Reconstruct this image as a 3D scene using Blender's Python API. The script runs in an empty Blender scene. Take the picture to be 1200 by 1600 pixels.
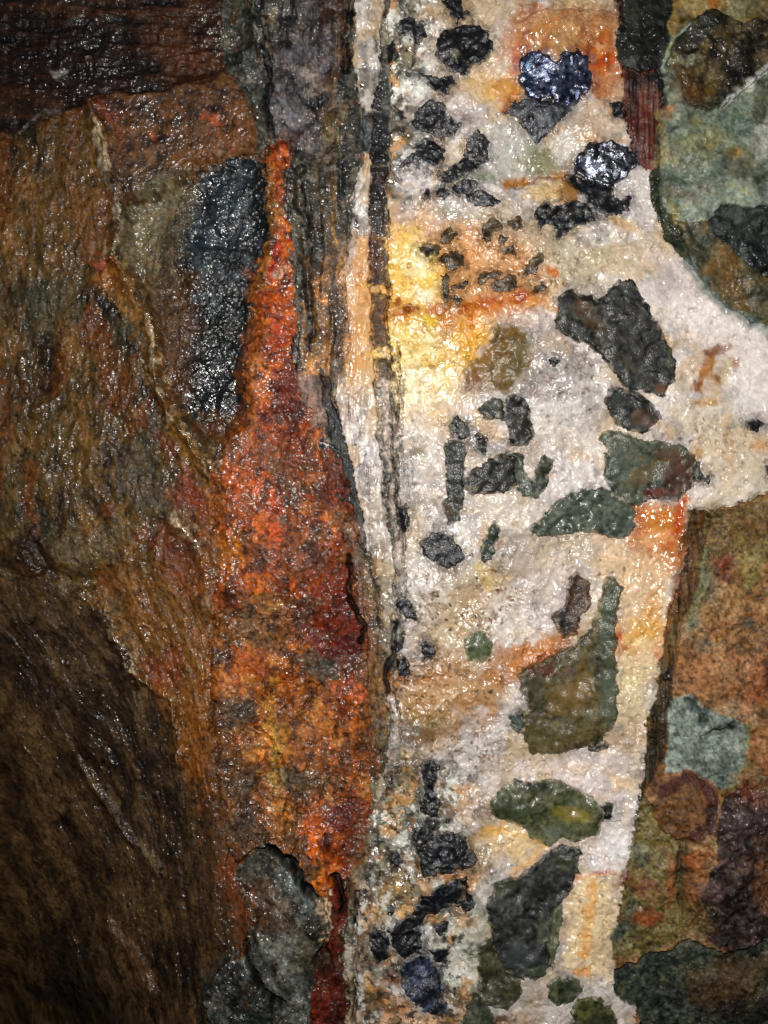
import bpy, math, random
import numpy as np

# ------------------------------------------------------------------ camera, sky, flash, exposure
S = 0.0005                      # metres per unit of the working grid (0.5 mm)
D = 0.95                        # camera to rock face, metres
scn = bpy.context.scene
cam = bpy.data.cameras.new('camera'); cam_o = bpy.data.objects.new('camera', cam)
scn.collection.objects.link(cam_o)
cam.sensor_fit = 'VERTICAL'; cam.sensor_height = 24.0
cam.lens = 24.0 * D / (1600 * S)
cam.clip_start = 0.01; cam.clip_end = 200.0
cam_o.location = (0, -D, 0); cam_o.rotation_euler = (math.radians(90), 0, 0)
scn.camera = cam_o

w = bpy.data.worlds.new('World'); scn.world = w; w.use_nodes = True
nt = w.node_tree
bg = nt.nodes['Background']
sky = nt.nodes.new('ShaderNodeTexSky'); sky.sky_type = 'NISHITA'; sky.sun_disc = False
sky.sun_elevation = math.radians(35); sky.sun_rotation = math.radians(160)
nt.links.new(sky.outputs[0], bg.inputs[0]); bg.inputs[1].default_value = 0.012   # deep shade, almost night

# the photographer's flash, just above the lens
fl = bpy.data.lights.new('camera_flash', 'SPOT'); fl.energy = 49.0
fl.spot_size = math.radians(86); fl.spot_blend = 1.0; fl.shadow_soft_size = 0.008
fl.color = (1.0, 0.965, 0.91)
fl_o = bpy.data.objects.new('camera_flash', fl); scn.collection.objects.link(fl_o)
FP = np.array([-0.035, -D + 0.01, 0.125]); FA = np.array([0.045, 0.0, 0.075])
fl_o.location = FP
from mathutils import Vector
fl_o.rotation_euler = Vector(FA - FP).to_track_quat('-Z', 'Y').to_euler()

vs = scn.view_settings
vs.view_transform = 'Standard'; vs.look = 'None'; vs.gamma = 1.0; vs.use_curve_mapping = False
vs.exposure = 0.0

# ------------------------------------------------------------------ noise
rg = np.random.default_rng(7)
TAB = rg.random((256, 256)).astype(np.float32)
f32 = np.float32
def noise(x, y, seed=0):
    x = x + f32(seed * 17.37); y = y + f32(seed * 9.71)
    xf = np.floor(x); yf = np.floor(y)
    xi = xf.astype(np.int32) & 255; yi = yf.astype(np.int32) & 255
    fx = x - xf; fy = y - yf
    fx = fx * fx * (3 - 2 * fx); fy = fy * fy * (3 - 2 * fy)
    x1 = (xi + 1) & 255; y1 = (yi + 1) & 255
    a = TAB[yi, xi]; b = TAB[yi, x1]; c = TAB[y1, xi]; d = TAB[y1, x1]
    t = a + (b - a) * fx
    return (t + ((c + (d - c) * fx) - t) * fy) * 2 - 1
def fbm(x, y, o=4, seed=0, gain=.5):
    r = 0; a = 1.; s = 0.
    for i in range(o):
        r = r + f32(a) * noise(x, y, seed + i * 3.1); s += a
        x = x * f32(2.03) + f32(5.3); y = y * f32(2.03) + f32(1.7); a *= gain
    return r / f32(s) * f32(1.6)
def ridged(x, y, o=4, seed=0):
    r = 0; a = 1.; s = 0.
    for i in range(o):
        r = r + f32(a) * (1 - np.abs(noise(x, y, seed + i * 2.3))); s += a
        x = x * f32(2.1) + f32(3.3); y = y * f32(2.1) + f32(7.7); a *= .5
    return r / f32(s)
def worley(x, y, seed=0, jit=.9):
    """nearest-cell distances, plus three random numbers and the offset to the centre of the cell"""
    x = x + f32(seed * 3.3); y = y + f32(seed * 5.1)
    xf = np.floor(x); yf = np.floor(y)
    d1 = np.full(x.shape, 9., f32); d2 = d1.copy()
    ia = np.zeros(x.shape, np.int32); ib = ia.copy(); ox = np.zeros(x.shape, f32); oy = ox.copy()
    for j in (-1, 0, 1):
        for i in (-1, 0, 1):
            cx = xf + i; cy = yf + j
            ca = cx.astype(np.int32) & 255; cb = cy.astype(np.int32) & 255
            px = cx + .5 + (TAB[cb, ca] - f32(.5)) * f32(jit) - x
            py = cy + .5 + (TAB[(cb + 71) & 255, ca] - f32(.5)) * f32(jit) - y
            d = px * px + py * py
            m = d < d1
            d2 = np.where(m, d1, np.minimum(d2, d)); d1 = np.where(m, d, d1)
            ia = np.where(m, ca, ia); ib = np.where(m, cb, ib); ox = np.where(m, -px, ox); oy = np.where(m, -py, oy)
    r1 = TAB[(ib + 13) & 255, (ia + 29) & 255]; r2 = TAB[(ib + 101) & 255, (ia + 3) & 255]; r3 = TAB[(ib + 57) & 255, (ia + 211) & 255]
    return np.sqrt(d1), np.sqrt(d2), r1, r2, r3, ox, oy
def facets(x, y, seed=0):
    """crystal grains: every cell is a small plane with a tilt of its own"""
    d1, d2, r1, r2, r3, ox, oy = worley(x, y, seed)
    h = (r1 - f32(.5)) * ox * 2 + (r2 - f32(.5)) * oy * 2 + (r3 - f32(.5)) * f32(.5)
    return h, d2 - d1, r3
def sstep(a, b, x):
    t = np.clip((x - a) / (b - a), 0, 1)
    return t * t * (3 - 2 * t)

# ------------------------------------------------------------------ grid over the rock face
STEP = 1.4
inn_u = np.arange(-12, 1213, STEP); inn_v = np.arange(-12, 1613, STEP)
mar = 3.0 * 1.115 ** np.arange(0, 34); mar = np.cumsum(mar)
us = np.concatenate([inn_u[0] - mar[::-1], inn_u, inn_u[-1] + mar]).astype(f32)
vs_ = np.concatenate([inn_v[0] - mar[::-1], inn_v, inn_v[-1] + mar]).astype(f32)
U, V = np.meshgrid(us, vs_)
NR, NC = U.shape
w1 = fbm(U / 70, V / 70, 3, 1); w2 = fbm(U / 70, V / 70, 3, 2)
w3 = fbm(U / 14, V / 14, 3, 3); w4 = fbm(U / 14, V / 14, 3, 4)
UW = U + 6 * w1 + 3.2 * w3; VW = V + 6 * w2 + 3.2 * w4

C = np.zeros((NR, NC, 3), f32)          # albedo
RO = np.full((NR, NC), .5, f32)         # roughness
WET = np.full((NR, NC), .6, f32)        # how much water film
H = np.zeros((NR, NC), f32)             # relief towards the camera, grid units

def gain(x, y):
    """flash light arriving at the face plane at grid point (x, y), relative to the beam's axis"""
    p = np.array([(x - 600) * S, 0, (800 - y) * S]); d = p - FP; r = np.linalg.norm(d); d /= r
    ax = (FA - FP) / np.linalg.norm(FA - FP); c = float(d @ ax)
    half = fl.spot_size / 2; ch = math.cos(half)
    t = min(1, max(0, (c - ch) / (1 - ch)))
    return (t * t * (3 - 2 * t)) * d[1] / r ** 2 * 0.9
KAL = 0.80
def alb(rgb, x, y):
    c = np.array(rgb, float) / 255
    lin = np.where(c <= .04045, c / 12.92, ((c + .055) / 1.055) ** 2.4)
    lum = float(lin @ [.21, .72, .07]); k = .74 + .24 * min(1, max(0, (lum - .12) / .35))
    lin = np.maximum(lin * k - .006, lin * .5)      # the wet gloss adds its own light on top
    return np.clip(lin * KAL / max(.25, gain(min(max(x, 0), 1200), min(max(y, 0), 1600))), .004, .86).astype(f32)

def P_(s):
    return np.array([[float(a) for a in q.split(',')] for q in s.split()], np.float64) if isinstance(s, str) else np.array(s, np.float64)
def box(p, pad):
    x0, y0 = p.min(0) - pad; x1, y1 = p.max(0) + pad
    i0, i1 = np.searchsorted(vs_, [y0, y1]); j0, j1 = np.searchsorted(us, [x0, x1])
    return slice(max(0, i0), max(i1, 1)), slice(max(0, j0), max(j1, 1))
def sdf(p, x, y, closed=True):
    """signed distance to a polygon (negative inside), or distance to an open line"""
    d = np.full(x.shape, 1e12, f32); ins = np.zeros(x.shape, bool)
    n = len(p)
    for i in range(n if closed else n - 1):
        ax, ay = p[i]; bx, by = p[(i + 1) % n]
        ex, ey = bx - ax, by - ay; q = ex * ex + ey * ey + 1e-9
        t = np.clip(((x - f32(ax)) * f32(ex) + (y - f32(ay)) * f32(ey)) * f32(1 / q), 0, 1)
        dx = x - f32(ax) - t * f32(ex); dy = y - f32(ay) - t * f32(ey)
        d = np.minimum(d, dx * dx + dy * dy)
        if closed and ay != by:
            m = ((y >= f32(min(ay, by))) & (y < f32(max(ay, by))))
            xx = f32(ax) + (y - f32(ay)) * f32(ex / ey)
            ins ^= m & (x < xx)
    d = np.sqrt(d)
    return np.where(ins, -d, d) if closed else d
def field(kind, a, sl, br, sc, seed, an=(1, 1)):
    x, y = UW[sl], VW[sl]
    if kind == 'p': sd = sdf(a, x, y)
    elif kind == 'l': sd = sdf(a[0], x, y, False) - f32(a[1])
    else:
        cx, cy, rx, ry, rot = a; c, s = math.cos(math.radians(rot)), math.sin(math.radians(rot))
        dx, dy = x - f32(cx), y - f32(cy)
        px, py = (dx * f32(c) + dy * f32(s)) / f32(rx), (-dx * f32(s) + dy * f32(c)) / f32(ry)
        sd = (np.sqrt(px * px + py * py) - 1) * f32(min(rx, ry))
    if br: sd = sd + f32(br) * fbm(U[sl] / f32(sc * an[0]), V[sl] / f32(sc * an[1]), 4, seed)
    return sd
_seed = [20]
def mask(kind, a, soft, br, sc, an=(1, 1)):
    _seed[0] += 1.37
    if kind == 'p': p = a = P_(a)
    elif kind == 'l': p = P_(a[0]); a = (p, a[1]); 
    else: cx, cy, rx, ry, rot = a; m = max(rx, ry); p = np.array([[cx - m, cy - m], [cx + m, cy + m]])
    sl = box(p, 25 + soft + br * 2 + (a[1] if kind == 'l' else 0))
    if U[sl].size == 0: return sl, None, p
    sd = field(kind, a, sl, br, sc, _seed[0], an)
    return sl, sstep(soft, -soft, sd), p
def paint(kind, a, rgb, soft=5, op=1., br=5, sc=14, an=(1, 1), ro=None, wet=None):
    if soft >= 9: soft *= 1.35; br = br * 1.9; sc = sc * 1.5
    sl, m, p = mask(kind, a, soft, br, sc, an)
    if m is None: return
    m = m * f32(op)
    q = np.clip(p, [0, 0], [1200, 1600]); cx, cy = (q.min(0) + q.max(0)) / 2
    col = alb(rgb, cx, cy)
    C[sl] += (col - C[sl]) * m[..., None]
    if ro is not None: RO[sl] += (f32(ro) - RO[sl]) * m
    if wet is not None: WET[sl] += (f32(wet) - WET[sl]) * m
def PP(s, rgb, **k): paint('p', s, rgb, **k)
def PE(cx, cy, rx, ry, rot, rgb, **k): paint('e', (cx, cy, rx, ry, rot), rgb, **k)
def PL(s, wd, rgb, **k): paint('l', (s, wd), rgb, **k)
def raise_(kind, a, dh, soft=6, br=3, sc=12, an=(1, 1)):
    sl, m, p = mask(kind, a, soft, br, sc, an)
    if m is not None: H[sl] += m * f32(dh)
def HP(s, dh, **k): raise_('p', s, dh, **k)
def HE(cx, cy, rx, ry, rot, dh, **k): raise_('e', (cx, cy, rx, ry, rot), dh, **k)
def HL(s, wd, dh, **k): raise_('l', (s, wd), dh, **k)
def ramp(n, stops, x, y):
    """n in -1..1 through a list of photograph colours"""
    k = np.linspace(-.75, .75, len(stops)); cols = np.array([alb(c, x, y) for c in stops])
    return np.stack([np.interp(n, k, cols[:, i]).astype(f32) for i in range(3)], -1)
def fill(m, col): C[m] = col[m] if col.ndim == 3 else col

# ------------------------------------------------------------------ the bodies of rock and their parts
UNITS = []          # (name, parent, material, label)
LAB = np.zeros((NR, NC), np.int16)
def unit(name, parent, mat, poly=None, label=None, br=2.5, sc=16, within=None):
    UNITS.append((name, parent, mat, label)); i = len(UNITS) - 1
    if poly is not None:
        p = P_(poly); sl = box(p, 40)
        _seed[0] += 1.1
        sd = field('p', p, sl, br, sc, _seed[0])
        m = sd < 0
        if within is not None: m &= np.isin(LAB[sl], within)
        LAB[sl][m] = i
    return i
B = 4000
# --- foliated schist, everything left of the seam
u_fol = unit('foliated_slab', 'schist_face', 'schist', f'{-B},{-B} 470,{-B} 470,{B} {-B},{B}')
u_low = unit('foliated_slab', 'schist_face', 'schist', f'{-B},900 60,905 150,962 205,1070 266,1112 278,1200 330,1300 372,1400 400,1500 400,{B} {-B},{B}',
             'dark slab sloping away below the wet ridge')
u_ledge = unit('ledge', 'schist_face', 'schist', f'{-B},{-B} 345,{-B} 345,60 352,112 290,128 215,138 130,150 60,172 0,195 {-B},195', 'dark roof-like ledge along the top')
u_brow = unit('rock_facet', 'schist_face', 'schist', '135,152 215,138 290,128 352,112 395,150 414,225 395,243 305,268 255,300 190,325 178,260 152,205', 'reddish brown facet under the ledge')
u_holl = unit('rock_facet', 'schist_face', 'schist', '190,325 255,300 300,265 280,330 290,430 305,655 330,690 345,730 330,735 285,665 262,590 240,520 205,450 172,395', 'brown floor of the hollow')
u_face = unit('rock_facet', 'schist_face', 'slate', '306,266 408,240 418,290 404,400 394,520 380,662 302,657 272,606 280,500 272,400 268,322', 'wet blue-grey wedge-shaped facet')
u_ridge = unit('ridge', 'schist_face', 'schist', '142,395 172,395 205,450 240,520 262,590 285,665 330,735 345,800 332,860 305,820 268,700 240,625 215,560 180,500 150,440', 'ochre rim with a wet edge')
SCH = [u_fol, u_low, u_ledge, u_brow, u_holl, u_face, u_ridge]
# --- grey contorted schist at the foot of the seam
u_fold = unit('folded_layer', 'folded_schist', 'slate', f'372,1352 400,1330 430,1322 455,1345 490,1388 505,1420 500,1480 492,1520 486,1560 492,1650 492,{B} 440,{B} 440,1575 405,1530 388,1480 385,1420')
u_foot = unit('folded_layer', 'folded_schist', 'slate', f'388,1480 405,1530 440,1575 440,{B} 320,{B} 318,1560 345,1515', 'dark block left of the open crack')
# --- banded rock between seam and vein
u_band = unit('lamina', 'banded_rock', 'banded', f'345,{-B} 612,{-B} 612,150 606,300 608,450 614,560 622,640 628,760 632,860 628,1000 612,1090 600,1180 585,1250 575,1330 560,1400 555,1500 552,{B} 490,{B} 505,1420 520,1380 470,900 420,230 395,150 352,112 345,60')
u_purp = unit('rock_lens', 'banded_rock', 'banded', f'400,{-B} 545,{-B} 545,60 538,120 530,160 528,230 500,250 470,250 440,222 425,200 418,140 402,90', 'purple-grey mottled lens beside the knob')
u_qb1 = unit('quartz_band', 'banded_rock', 'quartz', f'556,{-B} 600,{-B} 604,20 594,60 594,120 596,150 588,166 572,176 562,160 552,110 556,70 560,30', 'white band at the top')
u_qb2 = unit('quartz_band', 'banded_rock', 'quartz', '566,240 574,236 576,290 575,360 577,420 578,470 580,540 584,600 594,690 600,760 612,860 618,960 606,1000 588,950 575,860 562,780 552,720 538,660 532,610 534,575 548,548 544,470 540,420 545,360 548,310 560,270', 'white band ending in a cream knee')
u_db = [unit('dark_band', 'banded_rock', 'banded', s) for s in (
    f'604,{-B} 622,{-B} 618,30 612,70 606,72 596,66 604,20', '594,70 607,74 606,120 604,160 578,170 594,120', '578,172 604,168 602,255 578,258', '578,264 602,262 604,340 606,372 578,370 576,300',
    '576,372 604,374 607,452 582,452 578,420', '580,468 606,466 610,545 584,548 581,500', '584,566 610,562 612,598 588,602', '596,650 606,640 612,690 604,700', '596,705 612,710 616,740 606,760 600,740')]
u_dl = unit('dark_lamina', 'banded_rock', 'banded', '505,580 520,582 522,620 532,650 545,720 560,780 575,840 578,872 566,850 548,800 530,740 520,680 508,630', 'black sliver under the orange bulge')
u_tan = unit('rock_lens', 'banded_rock', 'banded', '482,410 530,420 538,470 548,540 530,552 500,548 485,520 484,460', 'brown lens with an orange crust')
BND = [u_band, u_purp, u_qb1, u_qb2, u_dl, u_tan] + u_db
# --- rust seam
u_strip = unit('rust_crust', 'rust_seam', 'rust', '418,235 452,225 448,300 456,400 460,500 400,500 396,470 404,400 414,300', 'narrow strip between wedge and dark layers')
u_knob = unit('rust_knob', 'rust_seam', 'rust', '420,222 440,214 454,232 455,258 440,262 425,250')
u_orange = unit('rust_crust', 'rust_seam', 'rust', '400,490 460,490 464,560 470,610 490,660 515,700 535,750 545,800 540,850 520,900 470,935 420,930 340,960 335,1040 332,1000 340,900 345,860 334,800 340,735 352,700 372,660 380,640 392,560', 'orange upper crust with black glints')
u_red = unit('rust_crust', 'rust_seam', 'rust', '545,800 552,850 556,900 562,960 572,1040 578,1090 540,1080 500,1040 470,1000 450,950 470,930 520,895 538,850', 'blood red crust beside the open crack')
u_crumb = unit('rust_crust', 'rust_seam', 'rust', '335,960 420,925 455,950 475,1005 505,1045 545,1085 580,1095 582,1160 580,1250 560,1260 480,1260 470,1290 450,1340 430,1322 400,1330 372,1352 350,1320 348,1260 330,1180 328,1080', 'crumbly orange and grey crust full of fine cracks')
u_tong = unit('rust_crust', 'rust_seam', 'rust', '480,1258 580,1248 574,1300 560,1350 535,1380 520,1392 500,1388 490,1360 468,1320 472,1285', 'bright orange tongue tapering downward')
u_tail = unit('rust_crust', 'rust_seam', 'rust', f'508,1390 535,1380 540,1450 538,1520 545,1650 545,{B} 478,{B} 480,1560 495,1520 510,1480', 'dark red tail along the open crack')
u_horn = unit('rust_crust', 'rust_seam', 'rust', '500,690 528,700 545,750 555,810 545,815 530,770 515,740', 'red patch against the black sliver')
RST = [u_strip, u_knob, u_orange, u_red, u_crumb, u_tong, u_tail, u_horn]
# --- quartz vein
VR = f'960,{-B} 962,60 972,105 980,190 996,250 1020,266 1024,330 1040,375 1075,410 1100,450 1140,492 1200,520 1260,545 {B},560 {B},770 1210,775 1160,792 1115,800 1085,800 1075,860 1058,920 1048,960 1030,1060 1010,1150 1002,1240 985,1330 968,1400 955,1490 968,1520 955,1545 975,1560 1000,1570 985,1640 985,{B}'
u_q = unit('white_quartz', 'quartz_vein', 'quartz', f'612,{-B} {VR} 552,{B} 555,1500 560,1400 575,1330 585,1250 600,1180 612,1090 628,1000 632,860 628,760 622,640 614,560 608,450 606,300 612,150')
u_hot = unit('stained_quartz', 'quartz_vein', 'quartz', '604,370 650,350 690,400 700,430 790,425 830,430 860,440 845,470 800,500 760,510 735,560 720,600 700,640 640,650 616,600 608,450', 'yellow and amber stained patch', within=[u_q])
u_knee = unit('stained_quartz', 'quartz_vein', 'quartz', '812,40 840,20 955,15 970,60 978,150 972,190 940,180 920,170 880,176 830,172 806,165 800,100', 'orange block holding the heart-shaped crystal', within=[u_q])
u_pock = unit('clear_quartz', 'quartz_vein', 'quartz', '764,200 800,186 840,196 900,214 905,245 895,280 850,275 810,290 785,285 760,262', 'glassy pocket of clear quartz', within=[u_q])
u_arm = unit('quartz_arm', 'quartz_vein', 'quartz', f'1000,400 1040,375 1075,410 1140,492 1200,520 {B},560 {B},775 1085,800 1082,740 1080,700 1045,650 1052,560 1020,480', 'smooth white arm running out to the side', within=[u_q])
u_leg = unit('quartz_leg', 'quartz_vein', 'quartz', f'900,1330 1000,1180 1010,1240 985,1330 968,1400 955,1500 1000,1570 985,{B} 900,{B} 850,1530 880,1440', 'pinkish strip running down beside the dark wall', within=[u_q])
u_oc = unit('stained_quartz', 'quartz_vein', 'quartz', '990,785 1060,775 1075,790 1072,850 1055,920 1040,905 990,900 985,850', 'orange glazed corner under the green wedge', within=[u_q])
QZ = [u_q, u_hot, u_knee, u_pock, u_arm, u_leg, u_oc]
# --- greenstone, upper right
u_g = unit('green_slab', 'greenstone_wall', 'green', f'1200,{-B} {B},{-B} {B},560 1260,545 1200,520 1140,492 1100,450 1075,410 1040,375 1024,330 1020,266 1028,200 1032,150 960,0 960,{-B}')
u_gd = unit('dark_slab', 'greenstone_wall', 'slate', f'958,{-B} 1070,{-B} 1068,0 1050,10 1040,40 1045,62 1052,80 1035,112 1000,120 974,108 964,60', 'black slab against the orange quartz')
u_go = unit('ochre_slab', 'greenstone_wall', 'green', f'1068,{-B} {B},{-B} {B},45 1200,48 1180,38 1150,45 1110,30 1095,30 1060,52 1046,60 1040,40 1052,10', 'ochre slab at the top')
u_gt = unit('dark_block', 'greenstone_wall', 'slate', f'1042,112 1058,70 1095,30 1110,30 1150,45 1180,38 1200,48 {B},45 {B},100 1195,102 1170,135 1140,165 1120,178 1085,175 1062,160 1056,130', 'dark brown angular block with a pale lower edge')
u_gs = unit('red_splinter', 'greenstone_wall', 'splinter', '975,106 1000,118 1030,112 1038,118 1030,170 1028,262 1008,264 1000,258 992,230 980,190')
u_ge = unit('dark_slab', 'greenstone_wall', 'slate', f'1185,330 1120,318 1105,350 1125,385 1160,410 1200,440 {B},470 {B},320', 'black patch in the green slab')
u_gb = unit('brown_slab', 'greenstone_wall', 'green', f'1060,345 1105,350 1125,385 1160,410 1200,440 {B},470 {B},560 1200,520 1140,492 1100,450 1075,410 1050,380', 'brown sloping face above the white arm')
u_gk = unit('edge_strip', 'greenstone_wall', 'slate', '1018,268 1030,262 1034,300 1042,330 1062,360 1075,410 1040,375 1024,330')
GRN = [u_g, u_gd, u_go, u_gt, u_gs, u_ge, u_gb, u_gk]
# --- rusty wall rock, lower right
u_r = unit('rusty_slab', 'rusty_wall', 'brown', f'{B},770 1210,775 1160,792 1115,800 1085,800 1075,860 1058,920 1048,960 1030,1060 1010,1150 1002,1240 985,1330 968,1400 955,1490 968,1520 955,1545 975,1560 1000,1570 985,1640 985,{B} {B},{B}')
u_re = unit('edge_strip', 'rusty_wall', 'slate', '1075,800 1110,803 1100,850 1085,900 1070,960 1056,1040 1042,1110 1036,1170 1020,1210 1002,1240 1010,1150 1030,1060 1048,960 1058,920 1072,860', 'dark brown edge beside the white leg')
u_rg = unit('grey_slab', 'rusty_wall', 'green', '1048,1090 1075,1080 1100,1100 1165,1125 1170,1160 1150,1215 1120,1230 1100,1215 1070,1200 1035,1205 1036,1160', 'pale blue-green slab')
u_rb = unit('red_block', 'rusty_wall', 'brown', '1030,1225 1060,1205 1092,1212 1112,1250 1112,1290 1090,1312 1060,1310 1030,1290 1022,1250', 'red-rimmed knob')
u_rl = unit('green_slab', 'rusty_wall', 'green', '1002,1240 1022,1250 1030,1290 1060,1310 1065,1400 1060,1450 1020,1490 965,1500 955,1490 968,1400 985,1330', 'olive slab stained rust')
u_rd = unit('dark_lump', 'rusty_wall', 'slate', f'1112,1290 1125,1245 1180,1205 1260,1190 {B},1150 {B},1450 1210,1460 1140,1480 1085,1450 1090,1390 1115,1340', 'purple-black glinting lump')
u_rs = unit('dark_slab', 'rusty_wall', 'slate', f'960,1512 1040,1480 1070,1465 1140,1485 1210,1465 {B},1450 {B},{B} 985,{B} 1000,1570 975,1560 955,1545', 'dark green slab at the foot')
RTY = [u_r, u_re, u_rg, u_rb, u_rl, u_rd, u_rs]

def blur(a, n):
    for _ in range(n):
        a = (np.roll(a, 1, 0) + np.roll(a, -1, 0) + 2 * a) * f32(.25); a = (np.roll(a, 1, 1) + np.roll(a, -1, 1) + 2 * a) * f32(.25)
    return a
# slivers cut off from their body join the neighbour they touch
def sh(a, dy, dx):
    return np.roll(np.roll(a, dy, 0), dx, 1)
for L_ in (u_fol, u_low, u_band, u_q, u_r, u_g, u_ridge, u_leg, u_foot):
    m = LAB == L_; er = m.copy()
    for _ in range(12 if L_ in (u_leg, u_foot) else 4): er = er & sh(er, 1, 0) & sh(er, -1, 0) & sh(er, 0, 1) & sh(er, 0, -1)
    for _ in range(70): er = (er | sh(er, 1, 0) | sh(er, -1, 0) | sh(er, 0, 1) | sh(er, 0, -1)) & m
    rest = m & ~er
    for _ in range(30):
        if not rest.any(): break
        for dy, dx in ((1, 0), (-1, 0), (0, 1), (0, -1)):
            nb = sh(LAB, dy, dx); ok = rest & ~sh(rest, dy, dx) & (nb != L_)
            LAB[ok] = nb[ok]; rest &= ~ok

# ------------------------------------------------------------------ relief
isin = lambda L: np.isin(LAB, L)
mS, mB, mR, mQ, mG, mY = isin(SCH), isin(BND), isin(RST), isin(QZ), isin(GRN), isin(RTY)
mF = isin([u_fold, u_foot])
H += 9 * fbm(U / 320, V / 320, 3, 30)
# foliation coordinates: vertical in the middle, leaning down to the right below
lean = .55 * np.maximum(V - 760, 0) * sstep(760, 1100, V) * sstep(470, 120, U)
fs = U - lean + 14 * fbm(U / 160, V / 160, 3, 31); ft = V + .4 * U
fs = fs + 7 * w1 + 3 * w3
fol = fbm(fs / 30, ft / 90, 5, 32); fol2 = ridged(fs / 17, ft / 48, 4, 33); fol3 = fbm(fs / 5.5, ft / 17, 3, 34)
fold_top = fbm(U / 60, (V - .12 * U) / 11, 4, 35)
kt = sstep(210, 120, V + .05 * U)
fine = fbm(U / 22, V / 26, 5, 37, .6)
_a, _b, sr1, sr2, sr3, sox, soy = worley((fs + 10 * w1) / 58, (ft + 14 * w2) / 92, 47)
schist_rel = (2.8 * fol + 2.0 * (fol2 - .6) + .5 * fol3) * (1 - kt) + kt * (3.2 * fold_top + 1.0 * fbm(U / 14, V / 5, 3, 36)) + 3.0 * fine + 6 * ((sr1 - .5) * sox + (sr2 - .5) * soy) * (1 - kt)
hs = schist_rel - np.clip(330 - U, 0, 2600) * .16 - sstep(700, 1700, V) * np.clip(440 - U, 0, 640) * .33
flat = isin([u_face]); soft_face = isin([u_holl, u_brow])
q2s, _e, _r = facets(U / 6.5, V / 6.5, 77)
hs = np.where(LAB == u_low, hs - .35 * schist_rel, hs)
hs = np.where(flat, .25 * schist_rel + 1.5 * q2s + 4.5 * fbm(U / 34, V / 40, 4, 78) + 3 * fbm(U / 90, V / 90, 2, 79), np.where(soft_face, .5 * schist_rel - (330 - U) * .05, hs))
H = np.where(mS, H + hs, H)
# schist: big shapes
HP(f'{-B},{-B} 380,{-B} 385,60 340,112 215,136 130,148 60,168 0,190 {-B},190', -26, soft=16, br=6)      # top falls back under the overhang
HP('140,152 215,140 350,116 398,160 410,222 300,262 250,296 190,318 160,230', 9, soft=14)
HP('190,325 300,270 405,245 412,300 395,500 380,655 330,700 280,650 245,560 205,440', -15, soft=20, br=5)
HL('140,170 165,250 185,330 172,395 205,455 238,525 248,600 285,668 332,742', 11, 10, soft=10, br=5)
HL('238,525 246,590 262,650 300,705 330,735', 3, 7, soft=6, br=2); HL('150,185 166,250 182,330', 3, 6, soft=6, br=2); HL('160,985 190,1050 225,1085 262,1100 270,1140', 3, 7, soft=6, br=2)
HL('150,965 175,1010 205,1066 262,1098 270,1135 276,1200', 9, 11, soft=9, br=5)
HL('262,805 300,850 322,905 328,960', 7, 7, soft=8)
HL('20,840 70,905 120,915 160,900', 9, -9, soft=8); HE(40,870,46,34,20,12,soft=18); HE(110,865,34,40,70,8,soft=14)
HE(60,560,14,52,2,-16,soft=9,br=4); HE(17,565,9,26,0,10,soft=8); HE(46,636,10,9,0,9,soft=6)
HL('95,1205 140,1265 185,1330 235,1385', 6, 8, soft=9); HL('140,1480 190,1530 215,1580', 8, 9, soft=12)
HL('330,960 328,1080 334,1180', 5, -7, soft=6)
# folded schist
hf = 3.8 * fbm((U - .4 * V + 18 * w1) / 22, (V + .5 * U) / 60, 4, 40) + 1.2 * fbm(U / 10, V / 10, 4, 41)
H = np.where(mF, H + hf - 6, H)
HE(452,1430,44,85,8,16,soft=30); HL('385,1476 400,1530 418,1556 438,1572', 4, -26, soft=3, br=2, sc=7); HE(370,1560,50,50,0,6,soft=24)
# banded rock: thin upright layers
lam = fbm((U + 6 * w1) / 9, V / 130, 4, 42)
H = np.where(mB, H + 1.5 * lam + .9 * fbm(U / 9, V / 14, 3, 43), H)
d1, d2, r1, r2, r3, ox, oy = worley(UW / 30, VW / 44, 5)
H = np.where(LAB == u_purp, H + 5 * (d2 - d1) - 3, H)
HL('412,60 422,140 424,210', 3, -15, soft=3); HL('552,0 546,60 540,110', 4, -9, soft=4, br=2); HL('468,262 474,420 488,520', 6, -7, soft=5)
HL('566,160 572,240 560,300 548,330', 2, -7, soft=2.5)
for i in u_db: H = np.where(LAB == i, H - 4, H)
H = np.where(LAB == u_dl, H - 8, H)
H = np.where(isin([u_qb1, u_qb2]), H + 4, H)
HL('621,545 622,640 614,720 628,800 630,860', 1.1, -9, soft=1.4, br=1); HL('604,450 610,560 613,640', .8, -7, soft=1.2, br=1)
HL('614,960 610,1000 612,1085', 3, -15, soft=3, br=1); HL('578,870 586,920 594,980', 1.5, -9, soft=2)
HL('556,1400 558,1500 552,1600', 3, -18, soft=3, br=1)
# rust crust: botryoidal grains and crumbly cracks
d1, d2, r1, r2, r3, ox, oy = worley(UW / 7.2, VW / 7.2, 6); bot = np.sqrt(np.clip(1 - 1.2 * d1 * d1, 0, 1)) * (.5 + r1)
hr = 1.0 * bot + 3.4 * fbm(U / 26, V / 34, 5, 44, .55) + 7 * fbm(U / 80, V / 110, 2, 45)
H = np.where(mR, H + hr, H)
d1, d2, r1, r2, r3, ox, oy = worley((U + 9 * w3 + 6 * w1) / 34, (V + 9 * w4) / 26, 8)
crk = sstep(.10, .0, d2 - d1) * (LAB == u_crumb) * sstep(.1, .5, fbm(U / 60, V / 60, 2, 46) + .35)
H -= 7 * crk
HP('400,480 462,480 490,660 540,780 545,850 470,930 340,950 336,800 350,720', 8, soft=26)
HL('549,868 551,900 548,930 556,960 562,975 558,1000', 2.6, -20, soft=2.2, br=1.5, sc=8)
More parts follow.
